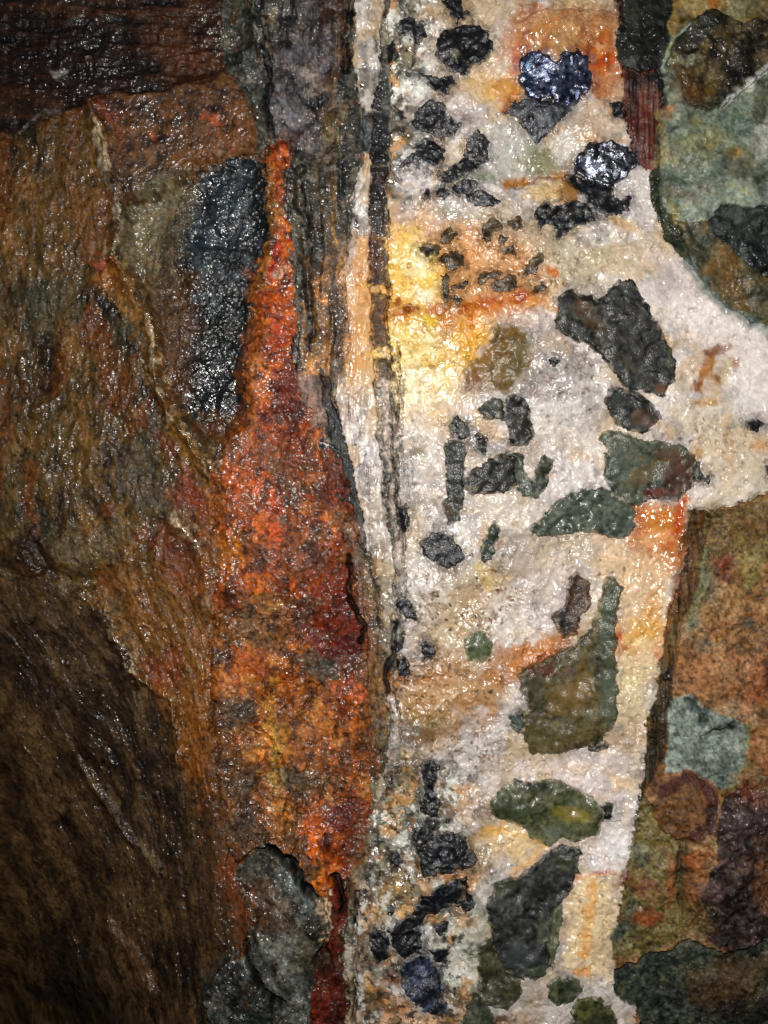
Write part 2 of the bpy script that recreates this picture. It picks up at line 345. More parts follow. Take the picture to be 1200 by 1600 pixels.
HL('424,1333 440,1340 462,1365 478,1392 486,1400', 7, -34, soft=4, br=3, sc=9); HL('520,1372 527,1400 532,1428', 5, -30, soft=4, br=2); HE(508,1505,13,22,0,-30,soft=6,br=3)
HL('395,1130 420,1160 445,1200 452,1245 440,1300', 1.6, -9, soft=2.2, br=3, sc=8); HL('330,1130 380,1105 430,1070 470,1060', 1.2, -6, soft=2, br=3)
HL('372,1352 400,1336 425,1330 450,1340', 2, -8, soft=3, br=3); HE(440,238,14,22,0,12,soft=9)
# quartz: sugary crystal grains over soft hummocks
q1, qe, qr = facets((U + 4 * w3) / 11, (V + 4 * w4) / 11, 9); q2, qe2, qr2 = facets(U / 5.2, V / 5.2, 10); q3, qe3, qr3 = facets((U + 6 * w3) / 28, (V + 6 * w4) / 28, 11)
hq = 1.1 * q1 + .35 * q2 + 3.4 * q3 + 7 * fbm(U / 64, V / 64, 5, 47, .5) + 7
smooth_q = 1 - .6 * sstep(900, 1000, U) * sstep(380, 420, V) * sstep(820, 780, V) - .35 * isin([u_hot])
inQ = mQ | isin([u_qb1, u_qb2])
H = np.where(inQ, H + hq * np.where(mQ, smooth_q, .6), H)
d1, d2, r1, r2, r3, ox, oy = worley(U / 13, V / 13, 12); pit = sstep(.35, .1, d1) * (r1 > .72)
H = np.where(inQ, H - 5 * pit * sstep(0, .4, fbm(U / 90, V / 90, 2, 48) + .2), H)
HE(845,60,90,70,0,10,soft=40); HL('812,40 850,22 950,14', 4, -10, soft=5); HE(830,245,60,45,0,-9,soft=26)
HL('806,288 845,268 885,276 900,292', 5, -11, soft=6); HE(870,300,44,26,10,9,soft=16)
HL('640,120 655,60 660,0', 1, -6, soft=1.3, br=1); HE(1130,595,14,18,0,-5,soft=8)
HL('650,400 690,372 712,360', 4, 6, soft=5); HE(650,560,30,14,-10,-6,soft=10); HE(650,660,10,10,0,-8,soft=6); HE(652,700,16,9,-20,-7,soft=6); HE(690,650,14,14,0,5,soft=8)
# right-hand rocks
d1, d2, r1, r2, r3, ox, oy = worley((U + 12 * w1) / 62, (V + 12 * w2) / 50, 14)
pl = blur((r1 - f32(.5)) * ox + (r2 - f32(.5)) * oy, 9)
q4, qe4, qr4 = facets(U / 8, V / 8, 15)
hg = 22 * pl + 5 * fbm(U / 40, V / 40, 4, 50) + 1.0 * fbm(U / 9, V / 9, 3, 51) + .8 * q4 + 15
H = np.where(mG, H + hg, H)
H = np.where(LAB == u_gt, H + 12 + (175 - V) * .05, H); H = np.where(LAB == u_gd, H - 8, H); H = np.where(LAB == u_ge, H - 9, H)
H = np.where(LAB == u_gs, H - 4 + 1.1 * fbm(U / 4, V / 60, 3, 52) - .5 * hg, H); H = np.where(LAB == u_gk, H - 10, H)
H = np.where(LAB == u_gb, H + (400 - V) * .12 - 2, H); H = np.where(LAB == u_go, H - 6, H)
hy = 3.5 * fbm(U / 34, V / 30, 4, 53) + 10 * pl + 1.0 * fbm(U / 8, V / 8, 3, 54) + .9 * q4 + 14
H = np.where(mY, H + hy, H)
H = np.where(LAB == u_re, H - 10 + 2 * fbm(U / 5, V / 60, 3, 55), H); H = np.where(LAB == u_rb, H + 1, H); H = np.where(LAB == u_rl, H - 4, H)
H = np.where(LAB == u_rd, H + 6 * fbm(U / 22, V / 18, 3, 56), H); H = np.where(LAB == u_rs, H - 12 - np.clip(V - 1500, 0, 900) * .15, H)
HE(1065,1262,40,46,0,5,soft=26); HL('1065,1320 1062,1380 1060,1420', 8, -9, soft=7); HL('1100,1150 1125,1140 1145,1125', 3, -10, soft=3); HL('1075,1090 1090,1105 1098,1118', 5, -7, soft=4)
HL('1085,800 1115,803 1160,795 1215,778', 4, -8, soft=4, br=2); HE(1120,1330,60,70,20,16,soft=34)
# --- crevices where one part meets the next
edge = np.zeros((NR, NC), bool)
edge[:, 1:] |= LAB[:, 1:] != LAB[:, :-1]; edge[1:] |= LAB[1:] != LAB[:-1]
ed = blur(edge.astype(f32), 3)
H -= 6.0 * np.clip(ed * 1.6, 0, 1) * np.where(mR | mS, .12, np.where(mY | mG, .3, np.where(mQ, .12, .35))) * (.6 + .5 * fbm(U / 30, V / 30, 3, 57))

# ------------------------------------------------------------------ colour of the rock itself
tone = .35 * fol + .5 * fbm(fs / 12, ft / 24, 5, 60, .6) + .5 * fbm(U / 90, V / 120, 4, 61)
sc_ = ramp(tone, [(27, 22, 16), (58, 46, 31), (90, 70, 43), (112, 81, 46), (136, 100, 60)], 180, 700)
gre = sstep(.1, .6, fbm(fs / 30, ft / 90, 4, 62)); sc_ += (alb((74, 72, 52), 180, 700) - sc_) * (gre * .4)[..., None]
red = sstep(.28, .6, fbm(fs / 24, ft / 60, 4, 63)); sc_ += (alb((108,64,34), 180, 700) - sc_) * (red * .7)[..., None]
fill(mS, sc_); RO[mS] = .42; WET[mS] = .75
t2 = .4 * fol + .5 * fbm(fs / 12, ft / 26, 5, 64, .6) + .4 * fbm(U / 70, V / 80, 4, 66)
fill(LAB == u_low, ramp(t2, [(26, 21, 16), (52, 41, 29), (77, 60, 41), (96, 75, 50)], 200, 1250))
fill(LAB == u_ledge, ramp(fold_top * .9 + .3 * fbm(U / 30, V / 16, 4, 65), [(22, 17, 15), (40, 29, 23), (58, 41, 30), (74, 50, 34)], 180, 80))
fill(LAB == u_brow, ramp(fbm(U / 16, V / 12, 5, 66) + .2, [(40,29,21), (66,46,31), (88,60,38), (104,72,46)], 280, 200))
fill(LAB == u_holl, ramp(fbm(U / 18, V / 24, 5, 67) + .25 * w1, [(52, 42, 28), (76, 60, 38), (104, 82, 52), (112, 98, 70)], 250, 480))
fill(LAB == u_face, ramp(fbm(U / 15, V / 15, 5, 68), [(12, 14, 16), (24, 28, 31), (40, 46, 51), (70, 79, 86)], 340, 400))
fill(LAB == u_ridge, ramp(fbm(U / 16, V / 22, 4, 69), [(84, 62, 36), (118, 84, 46), (136, 98, 54)], 250, 600))
# patches on the schist
PP('60,250 140,190 175,330 165,390 120,400 60,380', (104, 74, 46), soft=30, op=.5, br=14, sc=26)
PP('240,270 300,255 290,330 215,420 185,400 195,330', (96, 92, 66), soft=14, op=.7, br=8); PP('215,300 270,280 262,340 215,400 198,380', (128, 116, 86), soft=10, op=.5, br=8)
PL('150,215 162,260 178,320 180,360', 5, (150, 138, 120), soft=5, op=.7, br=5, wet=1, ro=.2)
PE(175,190,30,8,50,(118,58,34),soft=8,br=6,op=.7); PE(240,214,7,6,0,(150,76,36),soft=4); PE(330,190,12,7,0,(160,78,40),soft=6); PE(368,236,9,5,0,(150,90,70),soft=5)
PP('380,150 405,190 415,225 350,240 300,262 260,262 330,220 370,190', (118,74,40), soft=10, op=.7, br=8)
PL('400,238 330,262 290,290 262,330', 4, (120,86,52), soft=4, op=.8, br=3)
PP('225,440 300,425 300,520 285,640 258,590 236,520', (84,58,32), soft=14, op=.75, br=9); PE(285,520,20,70,8,(96,56,28),soft=12,op=.6,br=8)
PP('300,480 392,470 380,560 372,655 305,650 288,628 300,560', (26,28,28), soft=12, op=.75, br=9); PE(335,612,40,32,0,(36,41,44),soft=14,op=.7,br=8,ro=.2,wet=1); PE(340,330,52,70,12,(54,64,72),soft=20,op=.7,br=10,ro=.24,wet=1)
PP('392,290 414,262 412,330 396,360', (26,28,28), soft=6, op=.8); PP('305,640 378,655 360,710 335,730 300,680', (84,62,36), soft=8, op=.9, br=6); PE(325,672,25,14,10,(88,56,36),soft=8,op=.7)
PE(147,402,6,12,10,(140,52,26),soft=4); PE(165,430,30,30,0,(150,92,44),soft=18,op=.7,br=8); PE(195,512,18,12,0,(70,78,68),soft=8,op=.7)
PP('0,440 60,430 62,520 40,640 0,650', (52,48,40), soft=18, op=.6, br=10); PE(56,560,12,44,2,(24,23,20),soft=8,op=.9,br=5); PE(55,470,34,40,0,(66,70,56),soft=20,op=.6,br=10)
PP('190,690 300,760 310,800 240,800 180,740', (92,80,64), soft=18, op=.55, br=10); PL('245,680 290,740 320,800', 7, (96,40,26), soft=8, op=.65, br=7)
PE(300,790,40,20,60,(132,54,32),soft=14,op=.7,br=9); PE(40,875,38,34,0,(40,26,24),soft=14,op=.85,br=8); PE(108,868,36,42,60,(96,84,60),soft=12,op=.75,br=7)
PP('160,900 200,880 290,900 330,960 325,1060 280,1100 215,1050 180,980', (124,82,42), soft=24, op=.7, br=14, sc=22); PE(250,1055,30,42,20,(120,62,34),soft=12,op=.8,br=8)
PP('255,1090 335,1080 340,1180 300,1240 275,1200', (132,84,40), soft=14, op=.75, br=9); PP('215,830 270,820 320,900 300,930 250,890', (120,58,32), soft=14, op=.6, br=9)
PL('60,1020 72,1040 68,1065', 5, (140,112,66), soft=5, op=.8); PL('100,1208 130,1250 142,1270', 4, (96,80,54), soft=6, op=.5); PL('140,1480 190,1530 210,1570', 14, (84,60,44), soft=14, op=.6); PL('205,1340 230,1365', 5, (104,90,62), soft=7, op=.45)
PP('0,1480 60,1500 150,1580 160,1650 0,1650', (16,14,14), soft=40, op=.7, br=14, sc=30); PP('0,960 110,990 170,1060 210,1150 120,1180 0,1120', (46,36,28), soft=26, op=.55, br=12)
PP('330,1230 385,1340 380,1440 330,1500 290,1400', (72,52,36), soft=22, op=.6, br=12); PE(372,1390,18,50,-25,(128,62,36),soft=12,op=.6,br=9)
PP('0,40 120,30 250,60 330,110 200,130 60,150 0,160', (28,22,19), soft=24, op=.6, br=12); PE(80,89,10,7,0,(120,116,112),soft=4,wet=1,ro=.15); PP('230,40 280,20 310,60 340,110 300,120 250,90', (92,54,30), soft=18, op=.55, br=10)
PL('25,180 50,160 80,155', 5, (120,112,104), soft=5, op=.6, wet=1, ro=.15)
# wet edges: smooth water film, plus tan rim and glints painted in pale
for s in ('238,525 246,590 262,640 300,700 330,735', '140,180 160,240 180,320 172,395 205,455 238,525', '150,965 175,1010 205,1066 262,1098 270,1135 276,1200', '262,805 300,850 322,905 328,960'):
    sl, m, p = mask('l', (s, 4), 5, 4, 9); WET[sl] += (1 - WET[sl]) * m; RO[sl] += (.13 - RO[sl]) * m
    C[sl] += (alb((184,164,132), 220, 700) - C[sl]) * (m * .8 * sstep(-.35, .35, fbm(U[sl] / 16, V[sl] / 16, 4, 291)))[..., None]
# folded schist
fill(mF, ramp(fbm((U - .4 * V + 18 * w1) / 18, (V + .5 * U) / 60, 5, 70) + .1, [(22,23,22), (44,46,43), (70,74,71), (104,106,98)], 430, 1450)); RO[mF] = .35; WET[mF] = .7
PE(425,1420,40,50,0,(96,66,42),soft=18,op=.6,br=12); PL('480,1400 470,1450 445,1500 430,1540', 4, (140,146,146), soft=5, op=.6, br=5); PP('450,1350 490,1390 480,1420 440,1400 425,1360', (92,104,102), soft=8, op=.6, br=5); PE(470,1490,16,44,20,(104,96,76),soft=10,op=.5,br=8)
PP('320,1520 390,1490 400,1540 440,1580 420,1640 320,1640', (46,50,48), soft=12, op=.7, br=9); PL('372,1480 392,1440 400,1400', 10, (104,60,38), soft=8, op=.6, br=6); PE(388,1325,34,26,0,(74,78,78),soft=10,op=.85,br=8)
PL('385,1476 400,1530 418,1556 438,1572', 2.5, (14,12,11), soft=2.5, br=1.5)
# banded rock
bt = .6 * lam + .45 * fbm(U / 12, V / 20, 4, 71)
fill(mB, ramp(bt, [(22,22,22), (48,48,44), (76,74,64), (104,94,72), (120,116,104)], 520, 250)); RO[mB] = .38; WET[mB] = .6
pm = LAB == u_purp
fill(pm, ramp(fbm(U / 26, V / 30, 4, 72) - .1, [(20,19,19), (48,46,45), (80,75,76), (116,110,112)], 470, 130))
PP('345,0 405,0 410,80 420,200 412,215 390,150 350,110', (60,66,58), soft=8, op=.75, br=8); PL('378,20 385,90 398,150 416,205', 5, (96,104,92), soft=5, op=.6, br=5); PP('350,20 380,40 385,110 365,110', (36,40,40), soft=8, op=.7)
PE(428,20,8,22,0,(112,108,92),soft=6,op=.7); PE(424,30,6,10,0,(160,140,90),soft=4,op=.7); PE(405,80,16,50,-12,(26,24,24),soft=10,op=.8,br=6); PE(465,35,40,20,0,(36,32,32),soft=14,op=.7,br=9); PE(500,45,20,40,10,(62,50,50),soft=14,op=.6,br=8)
PE(480,95,50,20,-15,(92,86,92),soft=14,op=.8,br=8); PE(455,175,24,34,-35,(112,110,116),soft=10,op=.9,br=6); PE(475,205,22,24,0,(106,96,102),soft=10,op=.6,br=6); PE(495,165,13,26,-10,(20,24,26),soft=5,op=.95,br=4); PL('450,128 462,145 480,160', 5, (26,26,26), soft=4, op=.9); PE(488,120,14,20,0,(138,122,112),soft=7,op=.8); PE(520,125,11,30,0,(44,28,32),soft=7,op=.9)
PL('532,70 525,110 515,150 512,180', 5, (128,96,60), soft=6, op=.7); PP('505,165 535,162 528,230 500,240 495,220', (120,98,62), soft=8, op=.85, br=5); PE(535,25,8,40,0,(84,58,40),soft=7,op=.7)
PL('552,0 548,60 540,110', 6, (16,18,16), soft=4, op=.95, br=3); PP('470,250 545,240 550,300 540,370 500,380 470,340', (70,64,48), soft=12, op=.7, br=9); PL('515,240 520,300 516,350', 5, (140,104,62), soft=6, op=.8, br=6); PE(518,372,4,14,0,(190,138,66),soft=4)
PE(452,290,8,40,0,(26,30,30),soft=5,op=.9); PL('463,260 466,330 478,380 482,430', 7, (24,27,27), soft=6, op=.85, br=5); PL('452,330 458,420 462,520 466,600', 6, (74,82,76), soft=5, op=.8, br=4); PL('470,480 476,530 482,570', 5, (176,120,74), soft=4, op=.9)
PE(545,260,14,50,5,(84,80,72),soft=10,op=.6,br=8); PL('568,180 574,230', 5, (104,116,124), soft=5, op=.7); PL('566,245 569,262', 3, (170,110,70), soft=3)
fill(LAB == u_tan, ramp(fbm(U / 14, V / 14, 4, 73), [(52,34,20), (92,62,32), (132,92,50), (170,130,80)], 510, 490)); PE(502,460,5,16,-15,(226,140,40),soft=4); PE(498,425,10,16,20,(180,130,80),soft=6,op=.7); PE(490,470,7,50,0,(26,22,18),soft=5,op=.85); PE(512,522,22,10,0,(44,30,18),soft=6,op=.8)
PP('478,548 520,548 530,560 505,580 478,588', (206,140,78), soft=6, op=.95, br=4); PL('478,590 492,640 505,690 518,730', 10, (168,128,112), soft=7, op=.85, br=6); PL('505,600 512,650', 5, (150,104,84), soft=5, op=.6)
PL('466,600 468,680 478,740', 6, (70,70,56), soft=5, op=.7, br=5); PE(470,690,5,22,0,(26,28,26),soft=4,op=.8)
qb = ramp(fbm(U / 12, V / 20, 4, 74) + .1, [(132,126,124), (176,168,164), (200,190,180), (212,200,190)], 570, 300)
fill(isin([u_qb1]), ramp(fbm(U / 12, V / 30, 4, 75), [(128,122,118), (166,160,154), (186,178,168)], 575, 90)); fill(LAB == u_qb2, qb)
PL('572,130 574,172', 4, (120,110,86), soft=6, op=.6); PE(566,136,3,3,0,(80,64,24),soft=2); PP('545,370 578,370 580,470 584,545 544,548 540,450', (226,178,132), soft=8, op=.95, br=5); PP('545,440 580,455 585,475 548,475', (232,188,110), soft=5, op=.8); PE(566,520,12,20,0,(222,168,100),soft=8,op=.8); PE(562,580,22,30,0,(246,226,186),soft=12,op=.9,br=6); PP('538,560 560,548 580,552 574,570 545,580', (230,176,100), soft=5, op=.8)
PE(555,640,28,40,0,(206,178,164),soft=14,op=.8,br=8); PE(572,720,22,44,-10,(216,206,212),soft=12,op=.8,br=7); PL('556,690 562,730', 3, (70,58,54), soft=3, br=3); PE(590,800,12,60,-10,(196,180,160),soft=8,op=.8,br=6); PE(600,900,10,60,-6,(180,166,146),soft=8,op=.8,br=6); PE(590,940,16,40,0,(128,108,76),soft=12,op=.7,br=8)
for i in u_db: fill(LAB == i, ramp(fbm(U / 8, V / 10, 4, 76) - .15, [(12,12,14), (24,23,26), (46,44,46)], 592, 200))
for i in u_db[4:8]: fill(LAB == i, ramp(fbm(U / 8, V / 10, 4, 77), [(44,24,16), (78,46,30), (104,66,44)], 592, 480))
PE(591,280,8,9,0,(120,66,52),soft=5); PE(588,200,8,14,0,(60,62,72),soft=6,op=.7)
fill(LAB == u_dl, ramp(fbm(U / 8, V / 12, 4, 78), [(22,24,24), (42,46,46), (70,74,72)], 540, 720)); PE(512,605,8,26,-10,(70,52,42),soft=6,op=.7)
PP('556,870 580,870 600,980 606,1080 600,1180 580,1180 574,1040 560,960', (132,98,56), soft=8, op=.8, br=7); PL('580,860 588,930 596,990', 2.5, (30,36,34), soft=2.5); PE(560,980,14,20,20,(84,88,70),soft=8,op=.8,br=5); PE(572,1020,16,36,0,(126,124,112),soft=10,op=.7,br=8); PP('584,1180 612,1100 612,1200 590,1300 575,1330', (92,84,56), soft=10, op=.8, br=8); PL('590,1180 584,1260 575,1340 566,1400', 8, (40,38,32), soft=6, op=.75, br=5)
PP('535,1330 575,1320 560,1420 556,1600 535,1600 545,1450', (150,132,106), soft=8, op=.85, br=7); PP('495,1400 522,1400 520,1470 500,1490', (176,150,116), soft=6, op=.9, br=5); PL('515,1428 518,1444', 3, (240,180,120), soft=3); PL('556,1400 558,1500 552,1600', 3, (22,22,20), soft=3); PL('545,1440 546,1520', 6, (156,150,140), soft=5, op=.8)
PL('534,1365 545,1400 548,1440', 6, (40,38,30), soft=5, op=.8); PL('565,1500 570,1600', 7, (150,120,80), soft=6, op=.7)
# rust
rt = .5 * fbm(U / 13, V / 15, 4, 80) + .45 * fbm(U / 44, V / 60, 3, 81) + .25 * (bot - .6)
rust = ramp(rt, [(46,22,10), (104,46,16), (160,72,20), (196,96,26), (216,124,46)], 440, 800)
fill(mR, rust); RO[mR] = .38; WET[mR] = .65
fill(isin([u_red, u_horn]), ramp(rt, [(50, 20, 10), (94, 36, 15), (130, 54, 22), (164, 82, 34)], 520, 960))
fill(LAB == u_crumb, ramp(rt * .9 + .1, [(48,28,14), (98,54,20), (150,82,28), (184,106,40), (196,134,66)], 450, 1120))
fill(LAB == u_tail, ramp(rt, [(40,16,12), (78,32,22), (112,46,28)], 515, 1500)); fill(LAB == u_knob, ramp(rt, [(96,32,12), (146,56,22), (190,86,34)], 440, 238))
PP('415,260 430,260 425,380 410,470 398,470 408,380', (150,108,52), soft=6, op=.8, br=5); PE(428,400,8,40,5,(176,44,20),soft=6,op=.8,br=5); PE(430,345,10,26,0,(170,120,62),soft=7,op=.6,br=6); PE(420,380,7,14,0,(52,54,48),soft=5,op=.8,br=4); PE(438,434,5,4,0,(232,190,160),soft=3); PE(440,262,7,30,0,(190,96,40),soft=6,op=.7)
PP('425,580 462,570 468,640 480,700 450,720 420,680', (112,38,22), soft=12, op=.75, br=9); PE(455,640,8,50,0,(84,28,22),soft=8,op=.6,br=6); PE(400,590,9,60,8,(168,112,64),soft=8,op=.65,br=7); PE(430,500,16,50,0,(196,76,28),soft=10,op=.6,br=8)
PE(395,735,40,60,20,(206,96,32),soft=18,op=.7,br=12); PE(400,720,22,16,0,(104,66,48),soft=10,op=.6,br=8); PE(452,760,24,46,0,(112,84,64),soft=14,op=.65,br=10); PE(425,830,12,50,0,(224,92,28),soft=8,op=.7,br=7); PE(365,860,14,30,0,(206,128,48),soft=9,op=.7,br=7); PE(460,870,46,44,20,(150,98,70),soft=18,op=.5,br=12); PE(494,830,8,50,5,(56,44,34),soft=7,op=.7,br=6); PE(484,865,7,22,15,(50,34,22),soft=5,op=.85,br=5)
PE(500,745,14,26,20,(196,112,50),soft=8,op=.7,br=6); PL('530,800 538,850 545,900', 6, (128,84,50), soft=6, op=.7, br=5); PL('556,820 562,900 566,960', 7, (140,112,80), soft=6, op=.75, br=5)
PE(515,930,40,44,0,(140,58,24),soft=18,op=.6,br=12); PE(530,1010,36,26,20,(96,30,22),soft=14,op=.7,br=10); PE(500,1050,22,20,0,(84,88,82),soft=8,op=.85,br=7); PE(545,1085,22,26,15,(206,90,30),soft=9,op=.85,br=7); PE(548,1040,10,34,0,(72,22,18),soft=7,op=.7,br=6)
PE(395,975,60,40,-10,(116,96,62),soft=18,op=.55,br=14); PE(390,945,30,14,0,(72,76,68),soft=9,op=.6,br=8); PE(410,1050,34,22,0,(172,78,30),soft=12,op=.75,br=10); PE(375,1105,20,28,30,(74,78,72),soft=10,op=.8,br=9); PE(372,1040,16,20,0,(196,96,40),soft=9,op=.6,br=7); PE(425,1165,16,46,5,(200,160,66),soft=10,op=.8,br=8); PE(420,1215,14,40,-8,(176,140,60),soft=9,op=.6,br=8); PE(480,1130,50,46,0,(168,102,48),soft=20,op=.6,br=12); PE(470,1025,14,9,0,(70,72,64),soft=6,op=.7,br=6)
PE(475,1225,36,22,10,(90,88,72),soft=10,op=.75,br=8); PE(535,1200,30,30,0,(184,84,34),soft=12,op=.6,br=9); PE(410,1190,8,30,0,(212,112,40),soft=6,op=.8); PE(375,1290,26,30,0,(84,80,72),soft=12,op=.75,br=9); PE(440,1295,22,24,0,(170,108,48),soft=9,op=.75,br=7); PE(514,1182,6,4,0,(124,132,112),soft=3)
PE(492,1295,17,46,-12,(216,104,28),soft=8,op=.9,br=7); PE(535,1275,36,24,-10,(116,46,22),soft=12,op=.8,br=9); PE(545,1310,14,50,8,(98,34,26),soft=9,op=.7,br=7); PE(508,1318,10,13,0,(76,30,20),soft=5,op=.9,br=3); PE(492,1352,9,8,0,(100,84,56),soft=4,op=.8); PE(555,1330,10,50,8,(132,96,66),soft=9,op=.6,br=7); PE(545,1180,6,70,0,(104,38,22),soft=6,op=.6,br=6)
for s, wd in (('549,868 551,900 548,930 556,960 562,975 558,1000', 2.2), ('424,1333 440,1340 462,1365 478,1392 486,1400', 6), ('520,1372 527,1400 532,1428', 4.5), ('395,1130 420,1160 445,1200 452,1245 440,1300', 1.2), ('614,970 610,1010 612,1085', 2.5), ('412,60 422,140 424,210', 2.5)):
    PL(s, wd, (14, 11, 9), soft=2.2, br=2.5, sc=8, op=.92, ro=.8, wet=.1)
PE(508,1505,12,20,0,(22,12,9),soft=5,op=.9,ro=.8,wet=.1,br=3); PE(556,918,7,9,30,(210,130,80),soft=4,op=.8)
cm = crk[..., None]; C += (alb((44, 26, 16), 450, 1150) - C) * cm * .7
# iron stain bleeding out of the seam into the rock on both sides
PP('395,420 418,400 410,480 400,600 385,690 350,740 330,830 318,960 300,960 318,830 330,740 372,660', (150,84,36), soft=12, op=.6, br=8)
PP('335,760 360,740 350,900 345,1080 338,1250 300,1260 285,1180 315,1050 322,900', (136,82,38), soft=16, op=.7, br=10); PP('330,1180 380,1290 360,1400 330,1340', (110,66,36), soft=14, op=.6, br=9)
PP('545,800 566,860 574,960 590,1080 590,1220 575,1240 575,1100 556,960', (140,76,36), soft=9, op=.6, br=8); PP('560,1000 600,1010 600,1120 570,1120', (128,88,46), soft=10, op=.6, br=8)
PP('480,400 545,400 548,560 480,570', (150,100,52), soft=12, op=.45, br=9); PL('548,480 545,560', 4, (110,70,36), soft=4, op=.6)
for q, wd, rgb in (('470,250 480,360 486,470', 2, (26,26,24)), ('486,300 492,380 494,420', 1.5, (40,38,32)), ('540,240 552,300 540,400', 2.5, (28,28,26)), ('556,330 552,400', 2, (30,28,24)), ('530,600 538,680 550,740 566,820', 1.6, (40,40,38)), ('590,0 586,110 582,170', 2, (60,60,60)), ('612,150 608,260', 1.5, (60,58,54)),
    ('548,600 552,660', 1.5, (110,84,70)), ('566,650 570,700 566,740', 1.5, (90,76,70)), ('606,650 618,720 622,800', 2.0, (70,66,58)), ('596,860 606,930 610,960', 2.2, (54,54,50)), ('612,820 622,900 618,960', 1.6, (96,92,82)), ('584,1000 592,1080 590,1160', 2, (60,56,44)), ('604,1090 600,1180 590,1260', 1.6, (60,54,40)), ('570,1420 572,1500 566,1580', 2, (70,64,50)), ('535,1440 530,1520 536,1600', 2, (60,44,34))):
    PL(q, wd, rgb, soft=2.2, br=1.6, op=.85)
# quartz
qt = .5 * fbm(U / 50, V / 50, 4, 82) + .35 * fbm(U / 12, V / 12, 4, 83) + .22 * (qr - .5) + .1
quartz = ramp(qt, [(140,132,130), (176,166,165), (204,195,194), (222,214,212), (230,220,208)], 800, 700)
fill(mQ, quartz); RO[inQ] = .3; WET[inQ] = .55
for k_, (rgb_, sc_n, th, op_) in enumerate((((152,144,138), 40, .25, .55), ((232,224,216), 26, .25, .6), ((208,174,130), 44, .2, .6), ((122,116,104), 15, .5, .5))):
    m_ = sstep(th - .12, th + .2, fbm(U / sc_n, V / sc_n, 5, 240 + k_, .6)) * inQ * (1 - .7 * isin([u_hot, u_knee, u_oc])) * op_
    C += (alb(rgb_, 780, 800) - C) * m_[..., None]
warm = sstep(-.1, .7, fbm(U / 70, V / 80, 4, 84)); C[mQ] += ((alb((206,182,146), 800, 900) - C) * (warm * .55)[..., None])[mQ]
PP('606,0 640,0 660,60 650,130 620,240 606,260', (176,164,148), soft=14, op=.6, br=10); PE(630,95,22,30,10,(96,104,72),soft=14,op=.6,br=9); PE(605,140,14,40,0,(70,78,76),soft=10,op=.6,br=8); PE(720,10,60,26,0,(176,150,112),soft=14,op=.7,br=9); PE(780,20,36,24,20,(190,168,140),soft=14,op=.7,br=8); PE(760,130,36,34,0,(206,172,120),soft=16,op=.8,br=10); PE(772,140,22,20,0,(226,172,78),soft=10,op=.8,br=7); PL('808,60 804,110 800,150 780,180', 7, (206,96,34), soft=7, op=.85, br=6); PE(775,100,16,40,15,(200,180,164),soft=10,op=.6)
PP('812,45 860,22 955,18 970,80 976,170 940,165 924,150 920,95 880,90 850,95 812,98', (170,102,48), soft=11, op=.92, br=6, ro=.2, wet=1); PE(850,50,34,20,0,(196,130,70),soft=12,op=.8,br=8); PL('815,55 840,22 880,32 930,38 960,40', 5, (170,84,36),soft=6, op=.8, br=6); PE(885,65,20,36,0,(176,124,72),soft=12,op=.7,br=8); PE(940,80,18,34,0,(196,104,36),soft=12,op=.8,br=9); PE(948,96,22,10,-30,(190,78,28),soft=6,op=.9,br=6); PE(815,60,8,40,5,(186,84,30),soft=6,op=.9,br=4); PE(955,140,16,30,0,(212,134,78),soft=9,op=.7,br=6); PE(900,5,50,12,0,(186,160,122),soft=8,op=.8,br=6)
PP('900,170 975,180 980,220 960,235 915,225 890,200', (190,166,146), soft=10, op=.8, br=7); PL('890,212 930,222 975,225', 4, (206,160,104), soft=4, op=.7)
PP('765,205 800,190 845,200 860,240 830,285 790,285 762,262', (188,186,178), soft=9, op=.85, br=6, ro=.14, wet=1); PE(845,250,26,22,0,(130,132,88),soft=10,op=.8,br=7); PE(880,228,20,20,0,(206,200,192),soft=8,op=.8); PL('790,288 840,276 880,278 900,292', 5, (180,112,36), soft=6, op=.95, br=5); PE(855,300,34,16,0,(206,176,122),soft=8,op=.8,br=6); PE(888,303,18,20,0,(156,106,40),soft=7,op=.9); PE(755,275,20,14,10,(120,132,104),soft=8,op=.7,br=6); PE(660,335,30,14,0,(140,136,112),soft=10,op=.5,br=8); PE(700,330,22,16,0,(124,128,100),soft=10,op=.55,br=8)
PP('955,340 1000,350 1005,375 960,370', (206,166,104), soft=10, op=.75, br=7); PE(1010,300,14,34,0,(216,210,204),soft=8,op=.7); PE(870,390,90,30,5,(176,164,136),soft=24,op=.6,br=14); PE(900,430,60,22,0,(196,182,150),soft=18,op=.5,br=10)
# the amber stain, with the flash's bright glow painted into its pale core
PP('606,360 680,370 720,350 790,370 830,420 800,470 720,470 690,440 640,480 606,470', (214,168,126), soft=16, op=.9, br=10); PE(640,345,30,16,0,(190,164,146),soft=12,op=.7,br=8); PE(640,410,36,34,0,(240,214,140),soft=16,op=.9,br=9); PE(650,440,36,26,0,(244,222,150),soft=12,op=.9,br=8); PE(637,442,7,5,0,(190,112,20),soft=4); PE(660,435,24,14,20,(232,190,60),soft=9,op=.7,br=6); PE(640,490,36,22,0,(216,150,40),soft=10,op=.9,br=8); PE(622,472,5,9,0,(180,96,20),soft=4); PE(644,484,8,6,0,(170,96,16),soft=4); PE(660,505,18,10,0,(232,206,70),soft=8,op=.8)
PE(640,560,34,56,0,(246,232,178),soft=18,op=.92,br=10); PE(690,560,28,34,0,(240,214,140),soft=14,op=.8,br=8); PE(676,575,22,9,-12,(214,178,86),soft=6,op=.75,br=4); PE(640,560,26,5,0,(214,184,84),soft=5,op=.7,br=4); PE(660,600,46,40,0,(240,226,200),soft=22,op=.7,br=10)
